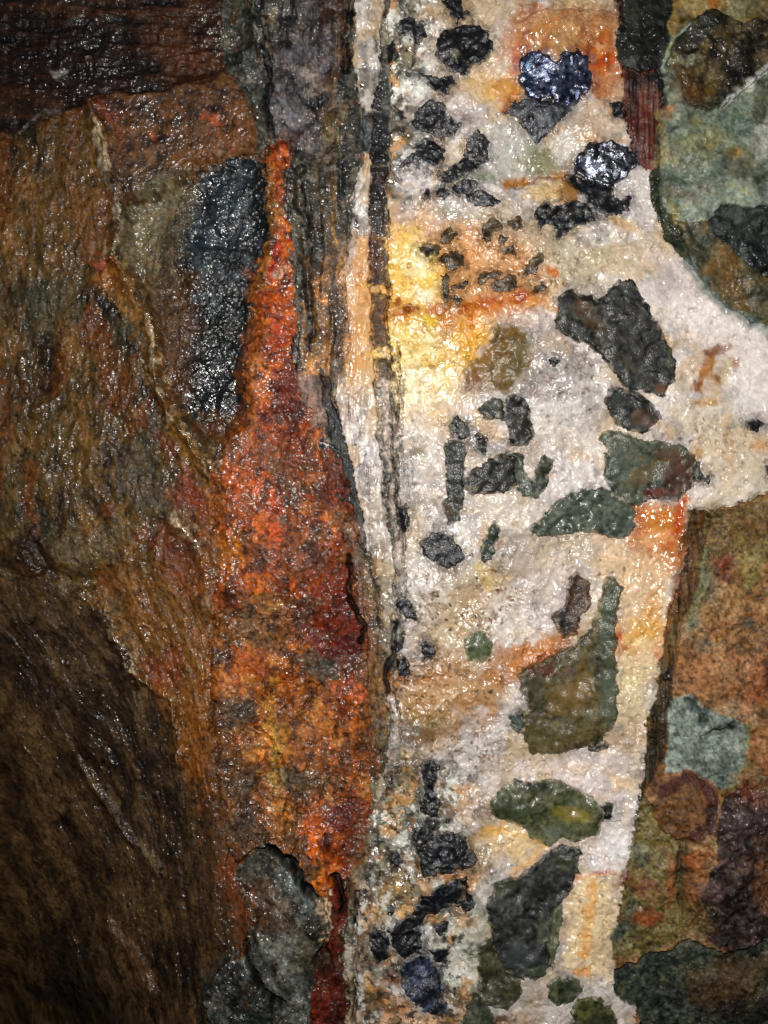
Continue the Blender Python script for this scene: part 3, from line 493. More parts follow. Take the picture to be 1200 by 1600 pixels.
PP('690,480 760,462 800,450 850,455 820,480 760,500 730,560 700,560 690,520', (218,142,44), soft=12, op=.9, br=9); PE(725,535,20,28,30,(240,190,60),soft=10,op=.85,br=7); PE(700,510,18,36,0,(150,104,48),soft=11,op=.7,br=9); PL('710,485 750,485 770,478 800,470', 4, (206,112,26), soft=5, op=.9, br=6); PE(765,482,9,6,-20,(208,96,20),soft=4); PE(812,464,10,7,-20,(186,66,18),soft=5,br=4); PE(860,428,8,8,0,(210,116,40),soft=5,br=4); PL('820,475 850,480 875,490', 5, (214,150,64), soft=6, op=.8, br=6); PE(770,430,70,26,0,(214,164,112),soft=18,op=.7,br=10); PE(800,390,40,30,0,(206,170,136),soft=18,op=.6,br=10)
PP('610,520 618,520 622,640 614,650', (206,170,120), soft=5, op=.7); PL('621,545 622,640 616,700', 1.6, (110,74,34), soft=1.6, br=1); PL('604,450 610,560 613,640', 1.2, (110,70,40), soft=1.4, br=1); PL('616,700 624,760 630,850', 2, (112,108,92), soft=2, op=.8, br=1)
PE(860,500,36,16,0,(206,188,176),soft=12,op=.7,br=8); PE(880,610,60,70,-20,(170,162,160),soft=30,op=.5,br=14); PE(830,585,18,40,0,(150,142,138),soft=10,op=.5,br=8); PE(650,640,40,30,0,(224,206,196),soft=18,op=.6); PE(690,740,46,50,0,(206,196,190),soft=24,op=.6,br=12); PE(655,702,14,9,-20,(158,150,130),soft=5,op=.7); PE(650,712,9,8,0,(150,138,96),soft=4,op=.6)
PP('1010,400 1060,400 1110,460 1200,524 1290,560 1290,690 1200,660 1100,560 1060,500', (220,208,204), soft=16, op=.75, br=8); PP('1060,640 1120,640 1200,700 1290,740 1200,780 1110,790 1085,730', (206,188,160), soft=18, op=.7, br=10); PL('1110,560 1098,590 1086,610', 5, (176,108,36), soft=5, op=.85, br=5); PE(1120,552,16,9,-30,(132,74,26),soft=5,op=.9,br=6); PE(1120,600,22,6,10,(164,106,40),soft=5,op=.7,br=5); PE(1148,568,7,9,0,(156,92,36),soft=4,op=.8,br=4); PE(1085,604,8,10,20,(140,80,24),soft=4,op=.85,br=5); PE(1132,590,14,20,10,(186,170,130),soft=5,op=.8); PE(1098,632,10,5,0,(190,140,60),soft=4,op=.7)
PL('1180,700 1200,705 1215,720', 7, (196,146,92), soft=7, op=.7, br=5); PL('1132,640 1140,700 1135,760', 4, (206,170,120), soft=6, op=.5, br=5); PE(1090,705,8,12,0,(196,130,60),soft=5,op=.7); PE(1110,770,26,26,0,(214,204,196),soft=12,op=.6)
# lower half of the vein
PE(720,930,70,60,10,(186,160,118),soft=34,op=.65,br=16); PE(760,900,20,26,0,(214,188,120),soft=9,op=.7,br=7); PE(655,905,26,44,0,(222,214,208),soft=16,op=.7,br=9); PE(810,870,40,40,0,(172,158,148),soft=20,op=.55,br=12); PE(900,860,60,26,0,(196,176,150),soft=18,op=.6,br=10); PE(860,920,50,50,0,(200,186,180),soft=24,op=.5,br=12); PE(780,970,40,36,0,(212,198,182),soft=16,op=.6,br=9)
PP('985,790 1070,780 1072,850 1050,905 1000,905 985,860', (196,120,62),soft=9, op=.95, br=7, ro=.18, wet=1); PE(1035,815,34,20,-10,(210,134,60),soft=9,op=.8,br=6); PL('1060,785 1055,830 1040,860', 6, (196,76,32),soft=6, op=.85, br=5); PE(1025,840,26,16,0,(236,170,110),soft=8,op=.6,br=5); PP('940,850 1000,850 1045,890 1050,960 1030,1060 970,1050 965,930 940,900', (222,190,152), soft=14, op=.85, br=9); PE(1005,985,34,22,0,(212,158,74),soft=12,op=.85,br=8); PE(966,1000,10,16,0,(190,92,20),soft=7,op=.9,br=5); PE(1020,950,14,26,20,(206,150,70),soft=9,op=.7,br=6); PE(1000,1000,26,7,0,(236,206,150),soft=5,op=.7); PE(1030,1020,8,10,0,(206,120,70),soft=5,op=.8); PE(990,1075,30,40,0,(206,190,152),soft=18,op=.7,br=10); PE(985,1060,10,10,0,(214,196,140),soft=9,op=.5)
PP('800,1010 860,995 890,1000 870,1020 815,1050 795,1070 790,1040', (196,124,52), soft=8, op=.85, br=6); PL('880,1000 830,1035 810,1060', 4, (166,70,26), soft=5, op=.85, br=4); PP('620,1050 700,1040 780,1030 800,1080 760,1130 680,1140 610,1130', (176,126,72), soft=22, op=.8, br=14); PE(650,1060,30,18,0,(170,104,46),soft=12,op=.7,br=9); PE(665,1125,34,14,0,(160,128,70),soft=10,op=.6,br=8); PE(640,1160,40,22,0,(92,88,66),soft=14,op=.75,br=10); PE(700,1150,30,9,0,(126,96,54),soft=9,op=.6,br=8); PE(636,1180,12,10,0,(196,176,136),soft=6,op=.9); PE(700,1080,60,14,0,(198,160,112),soft=10,op=.5,br=9)
PE(640,1210,40,30,0,(116,96,62),soft=16,op=.75,br=12); PP('590,1230 650,1220 660,1290 640,1340 590,1340 580,1280', (150,142,116), soft=14, op=.7, br=12); PE(628,1290,22,30,0,(186,186,176),soft=10,op=.8,br=8); PE(600,1340,14,60,0,(116,104,76),soft=12,op=.6,br=10); PE(720,1270,26,24,0,(196,158,116),soft=12,op=.7,br=9); PE(740,1220,50,40,0,(206,196,190),soft=24,op=.6,br=12); PE(765,1300,24,10,-12,(226,166,74),soft=8,op=.85,br=6); PE(800,1320,50,30,-10,(224,194,144),soft=14,op=.85,br=8); PL('780,1300 840,1310 855,1330 800,1362', 5, (220,170,90), soft=7, op=.7, br=6)
PP('590,1370 660,1350 740,1355 735,1375 660,1390 640,1430 595,1440', (214,166,98), soft=14, op=.85, br=10); PL('660,1368 700,1364 745,1368', 5, (184,108,36), soft=6, op=.85, br=5); PE(615,1395,22,16,0,(206,140,86),soft=10,op=.6,br=7); PP('700,1420 770,1380 770,1500 720,1560 690,1500', (176,178,164), soft=12, op=.7, br=10); PL('705,1450 702,1490 712,1510', 6, (190,130,70), soft=6, op=.7, br=6); PE(725,1400,12,22,0,(196,150,90),soft=7,op=.6,br=6); PE(655,1455,12,18,0,(190,190,190),soft=6,op=.6); PE(600,1515,24,14,0,(206,196,186),soft=8,op=.7,br=6)
PE(620,1555,22,26,0,(190,104,44),soft=12,op=.85,br=9); PE(612,1510,12,24,10,(196,120,60),soft=8,op=.6,br=7); PE(660,1590,60,16,0,(206,160,124),soft=10,op=.75,br=8); PE(580,1560,16,40,0,(110,88,60),soft=10,op=.7,br=9); PE(590,1470,16,40,0,(150,140,110),soft=10,op=.5,br=8)
PP('905,1180 1005,1180 1000,1240 970,1250 920,1240 850,1215 800,1210 810,1190', (206,194,192), soft=10, op=.8, br=7); PE(900,1200,40,12,0,(206,178,140),soft=9,op=.6,br=7); PE(965,1215,26,14,0,(212,180,130),soft=9,op=.6,br=7); PP('930,1290 990,1260 985,1330 965,1370 915,1375 905,1330', (212,202,200), soft=10, op=.8, br=7); PL('905,1372 940,1364 965,1366', 3, (196,110,80), soft=4, op=.85); PP('905,1375 965,1370 955,1490 950,1540 900,1530 870,1510 880,1440', (220,184,146), soft=12, op=.85, br=9); PL('925,1385 915,1440 912,1490', 8, (214,150,70), soft=8, op=.75, br=7); PE(890,1380,8,30,10,(206,150,90),soft=7,op=.5); PE(960,1480,8,14,0,(222,160,80),soft=6,op=.7); PE(910,1520,14,5,-10,(206,140,70),soft=4,op=.7); PP('850,1535 960,1535 990,1570 960,1650 850,1650', (190,182,178), soft=12, op=.6, br=9); PL('1000,1160 985,1240 970,1300', 7, (206,186,160), soft=7, op=.5)
for q in ((660,430,84,90,0,(232,172,106),28,.65), (655,560,84,110,0,(238,196,124),30,.6), (570,490,60,100,0,(222,156,92),24,.55), (750,430,90,66,0,(214,152,96),26,.65), (640,430,44,60,0,(248,206,100),20,.85), (640,550,42,70,0,(254,226,140),22,.85), (690,550,40,40,0,(240,196,96),18,.75), (650,404,20,20,0,(255,238,186),12,.8), (655,462,16,12,0,(255,244,206),9,.8), (645,600,30,44,0,(255,242,206),16,.8), (672,545,20,14,0,(255,240,180),9,.7), (610,470,30,20,0,(236,176,88),12,.6),
          (640,494,38,17,0,(212,136,28),11,.85), (700,512,28,44,20,(170,104,40),14,.65), (735,535,24,32,30,(232,170,50),12,.85), (760,490,60,20,-14,(214,126,40),12,.75), (637,442,7,5,0,(186,104,18),4,1), (622,472,5,9,0,(176,92,18),4,1), (644,484,8,6,0,(166,92,16),4,1), (662,440,14,12,20,(236,186,50),7,.7), (660,506,16,9,0,(236,204,64),7,.7), (676,573,22,6,-12,(200,150,60),6,.7), (645,540,24,4,5,(210,160,70),5,.6), (720,480,60,7,-8,(190,96,24),6,.75), (770,478,26,6,-14,(186,86,20),5,.75), (812,464,10,7,-20,(176,62,18),5,.8), (860,428,8,8,0,(200,110,36),5,.8)):
    PE(*q[:5], q[5], soft=q[6], op=q[7], br=8)  # amber stain again, and the yellow-white glow painted over it
PP('482,410 530,415 540,470 548,530 500,545 485,520', (92,60,34), soft=7, op=.6, br=6); PE(502,460,5,16,-15,(232,140,40),soft=5); PL('482,470 486,520 484,545', 4, (26,22,18), soft=4, op=.8)
for q in ((655,690,40,22),(640,750,30,40),(830,650,50,34),(900,640,40,40),(830,760,40,30),(770,800,44,26),(1110,500,60,30),(1170,600,30,40),(930,700,20,30),(780,960,30,26),(650,930,18,34),(960,1320,24,30)):
    PE(*q, 20, (230,224,220), soft=14, op=.55, br=12)
for q in ((880,590,50,24),(850,540,30,14),(720,680,20,16),(690,780,20,40),(800,860,36,20),(860,830,40,14),(730,1200,50,20),(690,880,26,16),(1040,430,20,30),(920,640,24,14),(640,200,20,30),(700,60,10,24),(820,700,30,16)):
    PE(*q, -20, (146,138,134), soft=12, op=.4, br=12)
for q, rgb in (('576,372 604,374 607,452 582,452 578,420', (84,52,36)), ('580,468 606,466 610,545 584,548 581,500', (78,50,34)), ('584,566 610,562 612,598 588,602', (70,42,28)), ('596,650 606,640 612,690 604,700', (50,42,40)), ('592,612 602,610 604,640 594,640', (90,64,50)), ('578,264 602,262 604,340 606,372 578,370 576,300', (44,36,34)), ('578,172 604,168 602,255 578,258', (36,36,42)), ('596,705 612,710 616,740 606,760 600,740', (52,50,48))):
    PP(q, rgb, soft=4, op=.92, br=3, sc=9)
PL('584,380 586,450', 3, (52,30,22), soft=4, op=.6); PL('578,458 612,456', 4, (236,180,100), soft=4, op=.8); PL('582,556 612,554', 4, (232,184,110), soft=4, op=.8)
PL('621,520 622,640 616,700', 1.6, (120,80,40), soft=1.8, br=1); PL('630,560 628,640', 1.2, (150,104,50), soft=1.6, br=1, op=.8); PL('604,450 610,560 613,640', 1.2, (104,66,36), soft=1.5, br=1)
zl = np.maximum(sstep(790, 700, U) * sstep(1150, 1220, V), sstep(720, 640, U) * sstep(360, 280, V)) * mQ
zl = np.maximum(zl, mQ * sstep(840, 760, U) * sstep(1440, 1500, V))
for k_, (rgb_, sc_n, th, op_) in enumerate((((112,116,100), 34, .18, .75), ((206,206,198), 24, .22, .8), ((190,140,84), 30, .30, .75), ((92,72,46), 20, .42, .7), ((72,70,62), 40, .34, .7), ((52,54,52), 16, .4, .85), ((30,30,32), 11, .56, .9))):
    m_ = sstep(th - .1, th + .16, fbm(U / sc_n, V / (sc_n * 1.15), 5, 230 + k_, .6)) * zl * op_
    C += (alb(rgb_, 690, 1330) - C) * m_[..., None]
PL('600,600 608,660 618,740 624,820 626,880', 9, (206,188,174), soft=7, op=.85, br=5); PL('598,880 606,960 600,1010', 6, (170,156,136), soft=7, op=.7, br=5)
sk = sstep(545, 575, U) * sstep(668, 628, U) * sstep(560, 640, V) * sstep(1320, 1150, V) * (mB | inQ)
sn = fbm((U + 5 * w1 - (V - 600) * .06) / 6.5, V / 120, 4, 270, .6); C += (alb((96,92,82), 610, 850) - C) * (sk * sstep(.15, .5, sn) * .5)[..., None]; C += (alb((44,44,42), 610, 850) - C) * (sk * sstep(.55, .8, sn) * .7)[..., None]; H -= 2 * sk * sstep(.45, .75, sn)
sk = sstep(440, 470, U) * sstep(560, 535, U) * sstep(200, 260, V) * sstep(640, 560, V) * mB
sn = fbm((U + 4 * w1) / 7, V / 110, 4, 271, .6); C += (alb((30,30,28), 500, 380) - C) * (sk * sstep(.1, .5, sn) * .8)[..., None]; C += (alb((130,104,70), 500, 380) - C) * (sk * sstep(-.3, -.7, sn) * .6)[..., None]
yn = sstep(.1, .5, fbm(U / 26, V / 30, 5, 250, .6)) * mY * .6; C += (alb((104, 84, 50), 1100, 1150) - C) * yn[..., None]
yn = sstep(.3, .6, fbm(U / 13, V / 15, 4, 251, .6)) * (mY | mG) * .6; C += (alb((66, 58, 44), 1100, 1000) - C) * yn[..., None]
gl = (mY & (LAB != u_r)) * (.25 + .3 * sstep(-.2, .4, fbm(U / 30, V / 34, 4, 296)))
C += (alb((92, 76, 54), 1100, 1280) - C) * gl[..., None]
PE(1068,1268,30,34,0,(112,66,36),soft=12,op=.5,br=9); PL('1060,1213 1090,1218 1104,1250 1102,1290 1085,1308', 6, (50,24,18), soft=6, op=.8, br=5)
m_ = sstep(.12, .5, fbm(U / 24, V / 26, 5, 297, .62)) * mR * .5; C += (alb((100,80,60), 450, 950) - C) * m_[..., None]
m_ = sstep(.3, .6, fbm(U / 15, V / 18, 5, 298, .62)) * mR * .6; C += (alb((64,36,22), 450, 950) - C) * m_[..., None]
kn = isin([u_knee]) * (UW > 805)
m_ = kn * sstep(.1, .5, fbm(U / 16, V / 20, 5, 292, .6)) * .6; C += (alb((206,168,122), 890, 80) - C) * m_[..., None]
m_ = kn * sstep(.15, .5, fbm(U / 14, V / 22, 5, 293, .6)) * .6; C += (alb((140,64,26), 890, 80) - C) * m_[..., None]
for rgb_, th, mk_ in (((26,26,25), .25, mF | isin([u_purp, u_band])), ((128,122,112), .38, mF | isin([u_purp, u_band])), ((84,58,38), .4, mF | isin([u_purp, u_band]))):
    m_ = sstep(th - .12, th + .2, fbm(U / 13, V / 17, 5, 294 + th * 10, .65)) * mk_ * .65; C += (alb(rgb_, 470, 300 if th < .3 else 600) - C) * m_[..., None]
PP('262,420 290,420 300,520 300,650 262,610', (84,60,36), soft=12, op=.7, br=9); PP('262,300 300,262 300,330 276,400', (92,80,58), soft=10, op=.6, br=8)
PP('328,1160 390,1190 425,1300 410,1335 350,1330', (76,64,50), soft=18, op=.7, br=12); PE(372,1110,26,30,20,(80,74,62),soft=12,op=.6,br=9); PE(470,1225,40,22,5,(92,86,66),soft=12,op=.6,br=9); PE(455,1310,20,16,0,(96,70,44),soft=9,op=.6,br=7)
PE(535,955,26,60,8,(96,32,16),soft=14,op=.6,br=11); PE(545,1290,22,50,5,(80,30,20),soft=12,op=.65,br=9); PE(455,680,18,60,0,(78,30,18),soft=12,op=.55,br=10); PE(510,770,26,40,10,(110,50,28),soft=12,op=.5,br=9)
m_ = sstep(.2, .6, fbm(U / 10, V / 56, 5, 299, .62)) * mR * .55; C += (alb((62,38,26), 450, 950) - C) * m_[..., None]
PL('895,1005 850,1028 815,1058', 7, (150,74,26), soft=9, op=.75, br=7); PE(800,1040,34,22,-30,(190,118,52),soft=14,op=.6,br=10); PE(870,1000,40,14,-20,(196,130,60),soft=10,op=.6,br=8)
PE(1050,1275,26,26,0,(98,84,50),soft=14,op=.7,br=12); PE(1085,1240,26,20,40,(84,36,24),soft=10,op=.7,br=9); PE(1075,1262,20,26,0,(140,82,40),soft=12,op=.6,br=9); PE(1062,1318,30,20,0,(88,72,46),soft=12,op=.7,br=10)
PE(1165,1150,22,40,-15,(128,96,62),soft=14,op=.7,br=12); PE(1100,1092,50,14,10,(126,96,64),soft=12,op=.65,br=10); PE(1060,1200,40,12,0,(86,76,54),soft=12,op=.6,br=10); PE(1130,1212,26,14,-20,(70,74,58),soft=10,op=.7,br=9)
PE(900,30,60,18,0,(190,156,112),soft=16,op=.75,br=12); PE(822,40,14,20,0,(196,164,128),soft=12,op=.7,br=10); PE(880,70,20,30,0,(186,146,98),soft=12,op=.65,br=9); PE(965,30,16,26,0,(150,112,78),soft=12,op=.7,br=10); PE(965,150,20,26,0,(206,176,146),soft=12,op=.7,br=10); PE(795,140,20,30,10,(204,140,66),soft=12,op=.7,br=10); PE(800,80,10,30,0,(196,130,80),soft=10,op=.6,br=9)
# boundaries between colours are ragged, grain by grain
jx = (fbm(U / 6.5, V / 6.5, 3, 201, .6) + .6 * (worley(U / 5, V / 5, 43)[2] - .5)); jy = (fbm(U / 6.5, V / 6.5, 3, 202, .6) + .6 * (worley(U / 5, V / 5, 44)[2] - .5))
ew = np.clip(blur((edge & ~inQ).astype(f32), 14) * 6, 0, 1)
am = np.where(mB, 2.4, 3.2 + 7.5 * ew) / STEP * np.where((U > -10) & (U < 1210) & (V > -10) & (V < 1610), 1, .2)
ri, ci = np.mgrid[0:NR, 0:NC]
ri = np.clip(ri + np.rint(jy * am).astype(int), 0, NR - 1); ci = np.clip(ci + np.rint(jx * am).astype(int), 0, NC - 1)
ri = np.clip(ri + np.rint(fbm(U / 26, V / 26, 3, 281) * 16 * ew * ~(mQ | mB)).astype(int), 0, NR - 1); ci = np.clip(ci + np.rint(fbm(U / 26, V / 26, 3, 282) * 16 * ew * ~(mQ | mB)).astype(int), 0, NC - 1)
C = C[ri, ci]
for q_, wd in (('549,868 551,900 548,930 556,960 562,975 558,1000', 2.2), ('424,1333 440,1340 462,1365 478,1392 486,1400', 6), ('520,1372 527,1400 532,1428', 4.5), ('614,970 610,1010 612,1085', 2.5), ('385,1476 400,1530 418,1556 438,1572', 2.5), ('412,60 422,140 424,210', 2)):
    PL(q_, wd, (14, 11, 9), soft=2.2, br=2.5, sc=8, op=.9, ro=.8, wet=.1)
# specks of rust and black in the quartz
def specks(mask_, sc, thr, rgb, op, sz=.33, seed=0):
    d1, d2, r1, r2, r3, ox, oy = worley((U + 2 * w3) / f32(sc), (V + 2 * w4) / f32(sc), seed)
    m = sstep(sz, sz * .4, d1 * (1 + .6 * noise(U / 2.5, V / 2.5, seed))) * (r1 > thr) * mask_ * f32(op)
    C[...] += (alb(rgb, 780, 900) - C) * m[..., None]
rb = np.zeros((NR, NC), f32)
def zone(cx, cy, rx, ry, v=1.):
    rb[...] = np.maximum(rb, v * sstep(1.15, .5, np.hypot((U - cx) / f32(rx), (V - cy) / f32(ry))))
for z in ((730,930,110,90), (700,1060,120,70,.9), (650,560,80,100,.35), (890,600,70,80,.75), (700,400,110,60,.5), (1100,700,70,70,.5), (700,1170,110,60,.8), (940,1450,70,130,.35), (720,1330,90,90,.6), (640,1290,80,100,.9), (860,430,90,40,.6), (620,1450,80,120,.7), (930,880,60,60,.5)): zone(*z)
rbn = rb * inQ * sstep(-.25, .35, fbm(U / 24, V / 24, 3, 85))
specks(rbn, 9, .45, (126,84,44), .85, .36, 31); specks(rbn, 5.5, .55, (110,74,40), .8, .36, 32); specks(inQ * (.25 + .75 * rb), 16, .8, (60,44,30), .9, .2, 33); specks(inQ * (.4 + .6 * rb), 27, .75, (34,30,28), .9, .13, 34)
C[inQ] += ((alb((150,104,58), 780, 950) - C) * (rbn * sstep(.1, .6, fbm(U / 8, V / 8, 3, 86)) * .55)[..., None])[inQ]
# greenstone
gt = .55 * fbm(U / 34, V / 34, 4, 87) + .45 * fbm(U / 10, V / 10, 4, 88)
fill(mG, ramp(gt, [(62,68,58), (94,104,92), (122,134,120), (138,144,120), (156,150,108)], 1110, 260)); RO[mG] = .42; WET[mG] = .5
fill(LAB == u_go, ramp(gt, [(56,48,30), (98,82,46), (134,110,62), (150,134,88)], 1120, 20)); PE(1112,10,10,22,0,(150,92,36),soft=8,op=.8,br=6); PE(1180,25,30,20,0,(60,58,40),soft=12,op=.7,br=9); PE(1150,16,22,14,0,(116,116,84),soft=9,op=.7,br=7); PE(1170,40,12,8,0,(150,104,48),soft=6,op=.8)
fill(LAB == u_gd, ramp(gt, [(20,21,21), (38,40,38), (58,60,56)], 1005, 60)); PE(985,15,10,16,0,(66,70,60),soft=7,op=.7); PE(966,20,6,24,0,(60,28,22),soft=5,op=.8)
fill(LAB == u_gt, ramp(fbm(U / 14, V / 14, 4, 89), [(26,24,20), (46,42,33), (70,62,44), (96,82,52)], 1120, 110)); PP('1060,75 1095,34 1112,40 1090,80 1062,95', (44,48,46), soft=6, op=.8, br=4); PL('1048,105 1068,110 1090,98', 4, (130,128,100), soft=4, op=.8, br=4); PE(1075,150,24,20,20,(92,66,36),soft=10,op=.8,br=8); PE(1105,150,9,10,0,(112,92,44),soft=6,op=.7,br=5); PE(1140,130,26,34,40,(36,32,26),soft=12,op=.7,br=8); PL('1120,178 1140,165 1170,135 1195,102', 3.5, (176,176,172), soft=3, op=.85, br=2); PL('1150,150 1165,140', 6, (180,178,172), soft=4, op=.6)
fill(LAB == u_gs, ramp(fbm(U / 4, V / 70, 4, 90), [(42,20,15), (72,34,24), (98,48,33), (122,70,52)], 1005, 190)); PE(1005,130,26,16,0,(40,34,28),soft=10,op=.75,br=7); PE(1022,255,10,9,0,(150,104,92),soft=5,op=.7); PL('1030,112 1034,160 1028,262', 3, (30,28,24), soft=3, op=.9, br=2); PE(1031,130,10,14,0,(22,24,24),soft=4,op=.95)
PE(1042,178,10,10,0,(170,112,66),soft=5,op=.8); PL('1030,180 1036,230 1034,262', 4, (150,132,82), soft=4, op=.7, br=3); PE(1100,215,40,20,-20,(138,130,84),soft=12,op=.7,br=10); PE(1070,245,30,18,0,(136,130,84),soft=12,op=.6,br=10); PE(1140,200,40,24,-10,(92,110,98),soft=14,op=.7,br=9); PE(1080,275,40,30,0,(94,108,96),soft=16,op=.6,br=10); PE(1195,215,18,30,20,(156,156,148),soft=8,op=.8,br=6); PE(1145,265,22,24,0,(70,66,56),soft=10,op=.75,br=8); PE(1148,243,16,9,0,(122,98,46),soft=6,op=.7,br=5); PE(1060,305,26,12,10,(118,98,78),soft=9,op=.7,br=7); PE(1110,320,44,14,-6,(146,160,148),soft=10,op=.6,br=8); PL('1048,310 1052,340 1060,355', 5, (134,118,60), soft=5, op=.7, br=5); PE(1185,185,12,12,0,(60,66,56),soft=6,op=.8); PE(1050,230,9,12,0,(64,76,70),soft=5,op=.6); PL('1176,225 1170,260', 7, (118,110,84), soft=6, op=.6, br=6); PE(1190,160,16,24,20,(72,68,48),soft=8,op=.7,br=6)
fill(LAB == u_ge, ramp(gt, [(30,34,34), (52,58,56), (80,86,82)], 1160, 370)); fill(LAB == u_gk, ramp(gt, [(34,38,34), (58,62,50), (86,86,62)], 1040, 330))
fill(LAB == u_gb, ramp(fbm((U + V) / 22, (U - V) / 50, 5, 91), [(52,50,38), (80,76,56), (104,92,60), (122,94,56)], 1130, 440)); PL('1070,410 1100,455 1140,494 1200,524', 8, (96,116,110), soft=6, op=.7, br=5); PE(1140,450,30,12,35,(122,86,46),soft=8,op=.6,br=8); PE(1090,375,24,12,20,(60,66,56),soft=9,op=.6,br=7)
# rusty wall rock
yt = .5 * fbm(U / 30, V / 34, 4, 92) + .5 * fbm(U / 8, V / 8, 4, 93)
fill(mY, ramp(yt, [(84,58,36), (120,88,54), (148,110,70), (170,132,92), (152,140,100)], 1120, 980)); RO[mY] = .45; WET[mY] = .35
rr = sstep(0, .5, fbm(U / 40, V / 44, 4, 94) + .1); C[LAB == u_r] += ((alb((138,86,50), 1130, 1000) - C) * (rr * .6)[..., None])[LAB == u_r]
PP('1085,805 1130,800 1215,780 1215,900 1170,860 1120,870 1090,900 1075,960 1072,900', (104,92,52), soft=16, op=.75, br=12); PE(1150,830,50,18,-15,(112,76,40),soft=12,op=.6,br=10); PE(1130,890,22,18,-50,(112,60,40),soft=10,op=.65,br=7); PE(1145,872,26,9,-35,(116,56,44),soft=7,op=.7,br=6); PE(1175,880,26,30,0,(134,122,72),soft=12,op=.7,br=10); PL('1098,870 1088,920 1078,980', 9, (112,118,84), soft=8, op=.75, br=6); PE(1105,915,14,20,0,(108,112,94),soft=9,op=.5,br=6); PE(1078,985,14,16,0,(104,110,98),soft=9,op=.55,br=6); PE(1168,965,12,9,0,(80,76,62),soft=6,op=.8,br=5); PE(1100,1010,14,12,0,(88,86,78),soft=6,op=.7,br=5); PE(1175,1060,30,40,-10,(150,82,50),soft=16,op=.7,br=11); PE(1100,1050,50,34,0,(158,112,76),soft=18,op=.6,br=10); PE(1195,1050,8,24,0,(64,40,30),soft=6,op=.8,br=5); PE(1130,1110,30,16,0,(150,128,100),soft=10,op=.6,br=8); PE(1187,1110,9,9,0,(70,56,48),soft=5,op=.7)
fill(LAB == u_re, ramp(fbm(U / 6, V / 60, 4, 95), [(44,32,20), (76,54,32), (104,76,46), (108,94,64)], 1050, 1000)); PL('1036,1080 1030,1150 1015,1210', 12, (46,46,36), soft=7, op=.8, br=6); PL('1066,840 1058,900 1050,960 1040,1000', 4, (132,76,30), soft=4, op=.75, br=4); PL('1095,810 1082,880 1062,970', 6, (92,60,36), soft=5, op=.6, br=5); PL('1075,800 1066,850', 7, (84,60,34), soft=5, op=.7, br=4)
fill(LAB == u_rg, ramp(gt, [(78,86,80), (108,118,110), (130,140,132), (150,152,142)], 1100, 1150)); PE(1120,1205,14,16,0,(78,90,82),soft=7,op=.7,br=5); PL('1080,1090 1095,1110 1098,1125', 6, (60,70,66), soft=4, op=.85, br=4); PL('1103,1142 1125,1136 1140,1128', 3.5, (50,56,46), soft=3, op=.9); PL('1165,1130 1160,1190 1140,1225', 5, (116,122,84), soft=5, op=.7)
fill(LAB == u_rb, ramp(yt, [(72,52,32), (102,70,40), (126,88,54)], 1068, 1260)); PL('1040,1225 1065,1212 1090,1218 1104,1250 1100,1290 1075,1306', 9, (70,28,20), soft=6, op=.9, br=5); PE(1100,1270,7,24,0,(44,20,16),soft=5,op=.85,br=4)
fill(LAB == u_rl, ramp(yt, [(60,52,34), (92,82,52), (118,104,64), (124,120,88)], 1020, 1380)); PE(1000,1338,15,18,0,(100,108,92),soft=8,op=.6,br=5); PE(1010,1385,26,14,20,(112,56,32),soft=9,op=.85,br=8); PE(1005,1430,30,8,0,(134,62,36),soft=8,op=.8,br=7); PE(1045,1370,8,36,0,(128,68,36),soft=7,op=.7,br=6); PE(975,1440,8,40,12,(84,96,76),soft=7,op=.7,br=5); PL('1064,1320 1062,1380 1060,1420', 9, (42,38,26), soft=7, op=.8, br=5); PE(1090,1350,14,40,10,(140,80,40),soft=10,op=.7,br=8); PE(960,1460,8,16,0,(50,62,56),soft=4,op=.9)
fill(LAB == u_rd, ramp(yt, [(22,18,18), (44,37,36), (68,58,56), (90,70,58)], 1150, 1350)); PE(1110,1430,36,34,-20,(24,20,20),soft=16,op=.75,br=10); PE(1160,1280,44,34,0,(76,64,64),soft=18,op=.7,br=10,wet=.9); PE(1180,1230,30,24,-20,(112,62,40),soft=12,op=.7,br=8); PE(1100,1385,20,14,0,(112,92,88),soft=8,op=.6,br=6); PE(1195,1380,16,44,0,(104,68,40),soft=12,op=.6,br=9)
fill(LAB == u_rs, ramp(yt, [(18,20,19), (38,44,40), (60,66,58), (84,80,62)], 1080, 1550)); PE(1140,1540,50,44,0,(84,64,42),soft=26,op=.6,br=16); PE(1180,1590,50,36,0,(22,18,16),soft=26,op=.8,br=14)
PE(1060,1440,44,20,0,(110,94,56),soft=12,op=.5,br=9); PE(1190,1180,20,30,0,(150,96,56),soft=10,op=.6,br=8); PE(1178,1205,10,40,-25,(96,98,66),soft=7,op=.6,br=6)
# thin dark grime lines
PL('640,120 655,60 660,0', 1, (50,46,40), soft=1.2, br=1)
g_a = worley((U + 2 * w3) / 4.6, (V + 2 * w4) / 4.6, 41)[2]; g_b = worley((U + 3 * w3) / 8.5, (V + 3 * w4) / 8.5, 42)[3]
g_f = fbm(fs / 4, ft / 9, 3, 96)
gr = .62 * (g_a - .5) + .5 * (g_b - .5)
g_n = fbm(U / 3.2, V / 3.2, 2, 295)
C *= np.clip(1 + np.select([inQ, mR, mS & ~flat], [.42 * gr + .05 * g_n, 1.35 * gr + .25 * g_n, .9 * gr + .4 * g_f * (1 - kt) + .25 * g_n], np.where(mG, .7 * gr + .25 * g_n, 1.1 * gr + .4 * g_n)), .25, 1.9)[..., None]
wp = fbm(U / 46, V / 54, 4, 260, .55); wq = fbm(U / 15, V / 18, 3, 261, .6)
patch = np.clip(.5 + 1.5 * wp + .8 * wq, .04, 1.0)
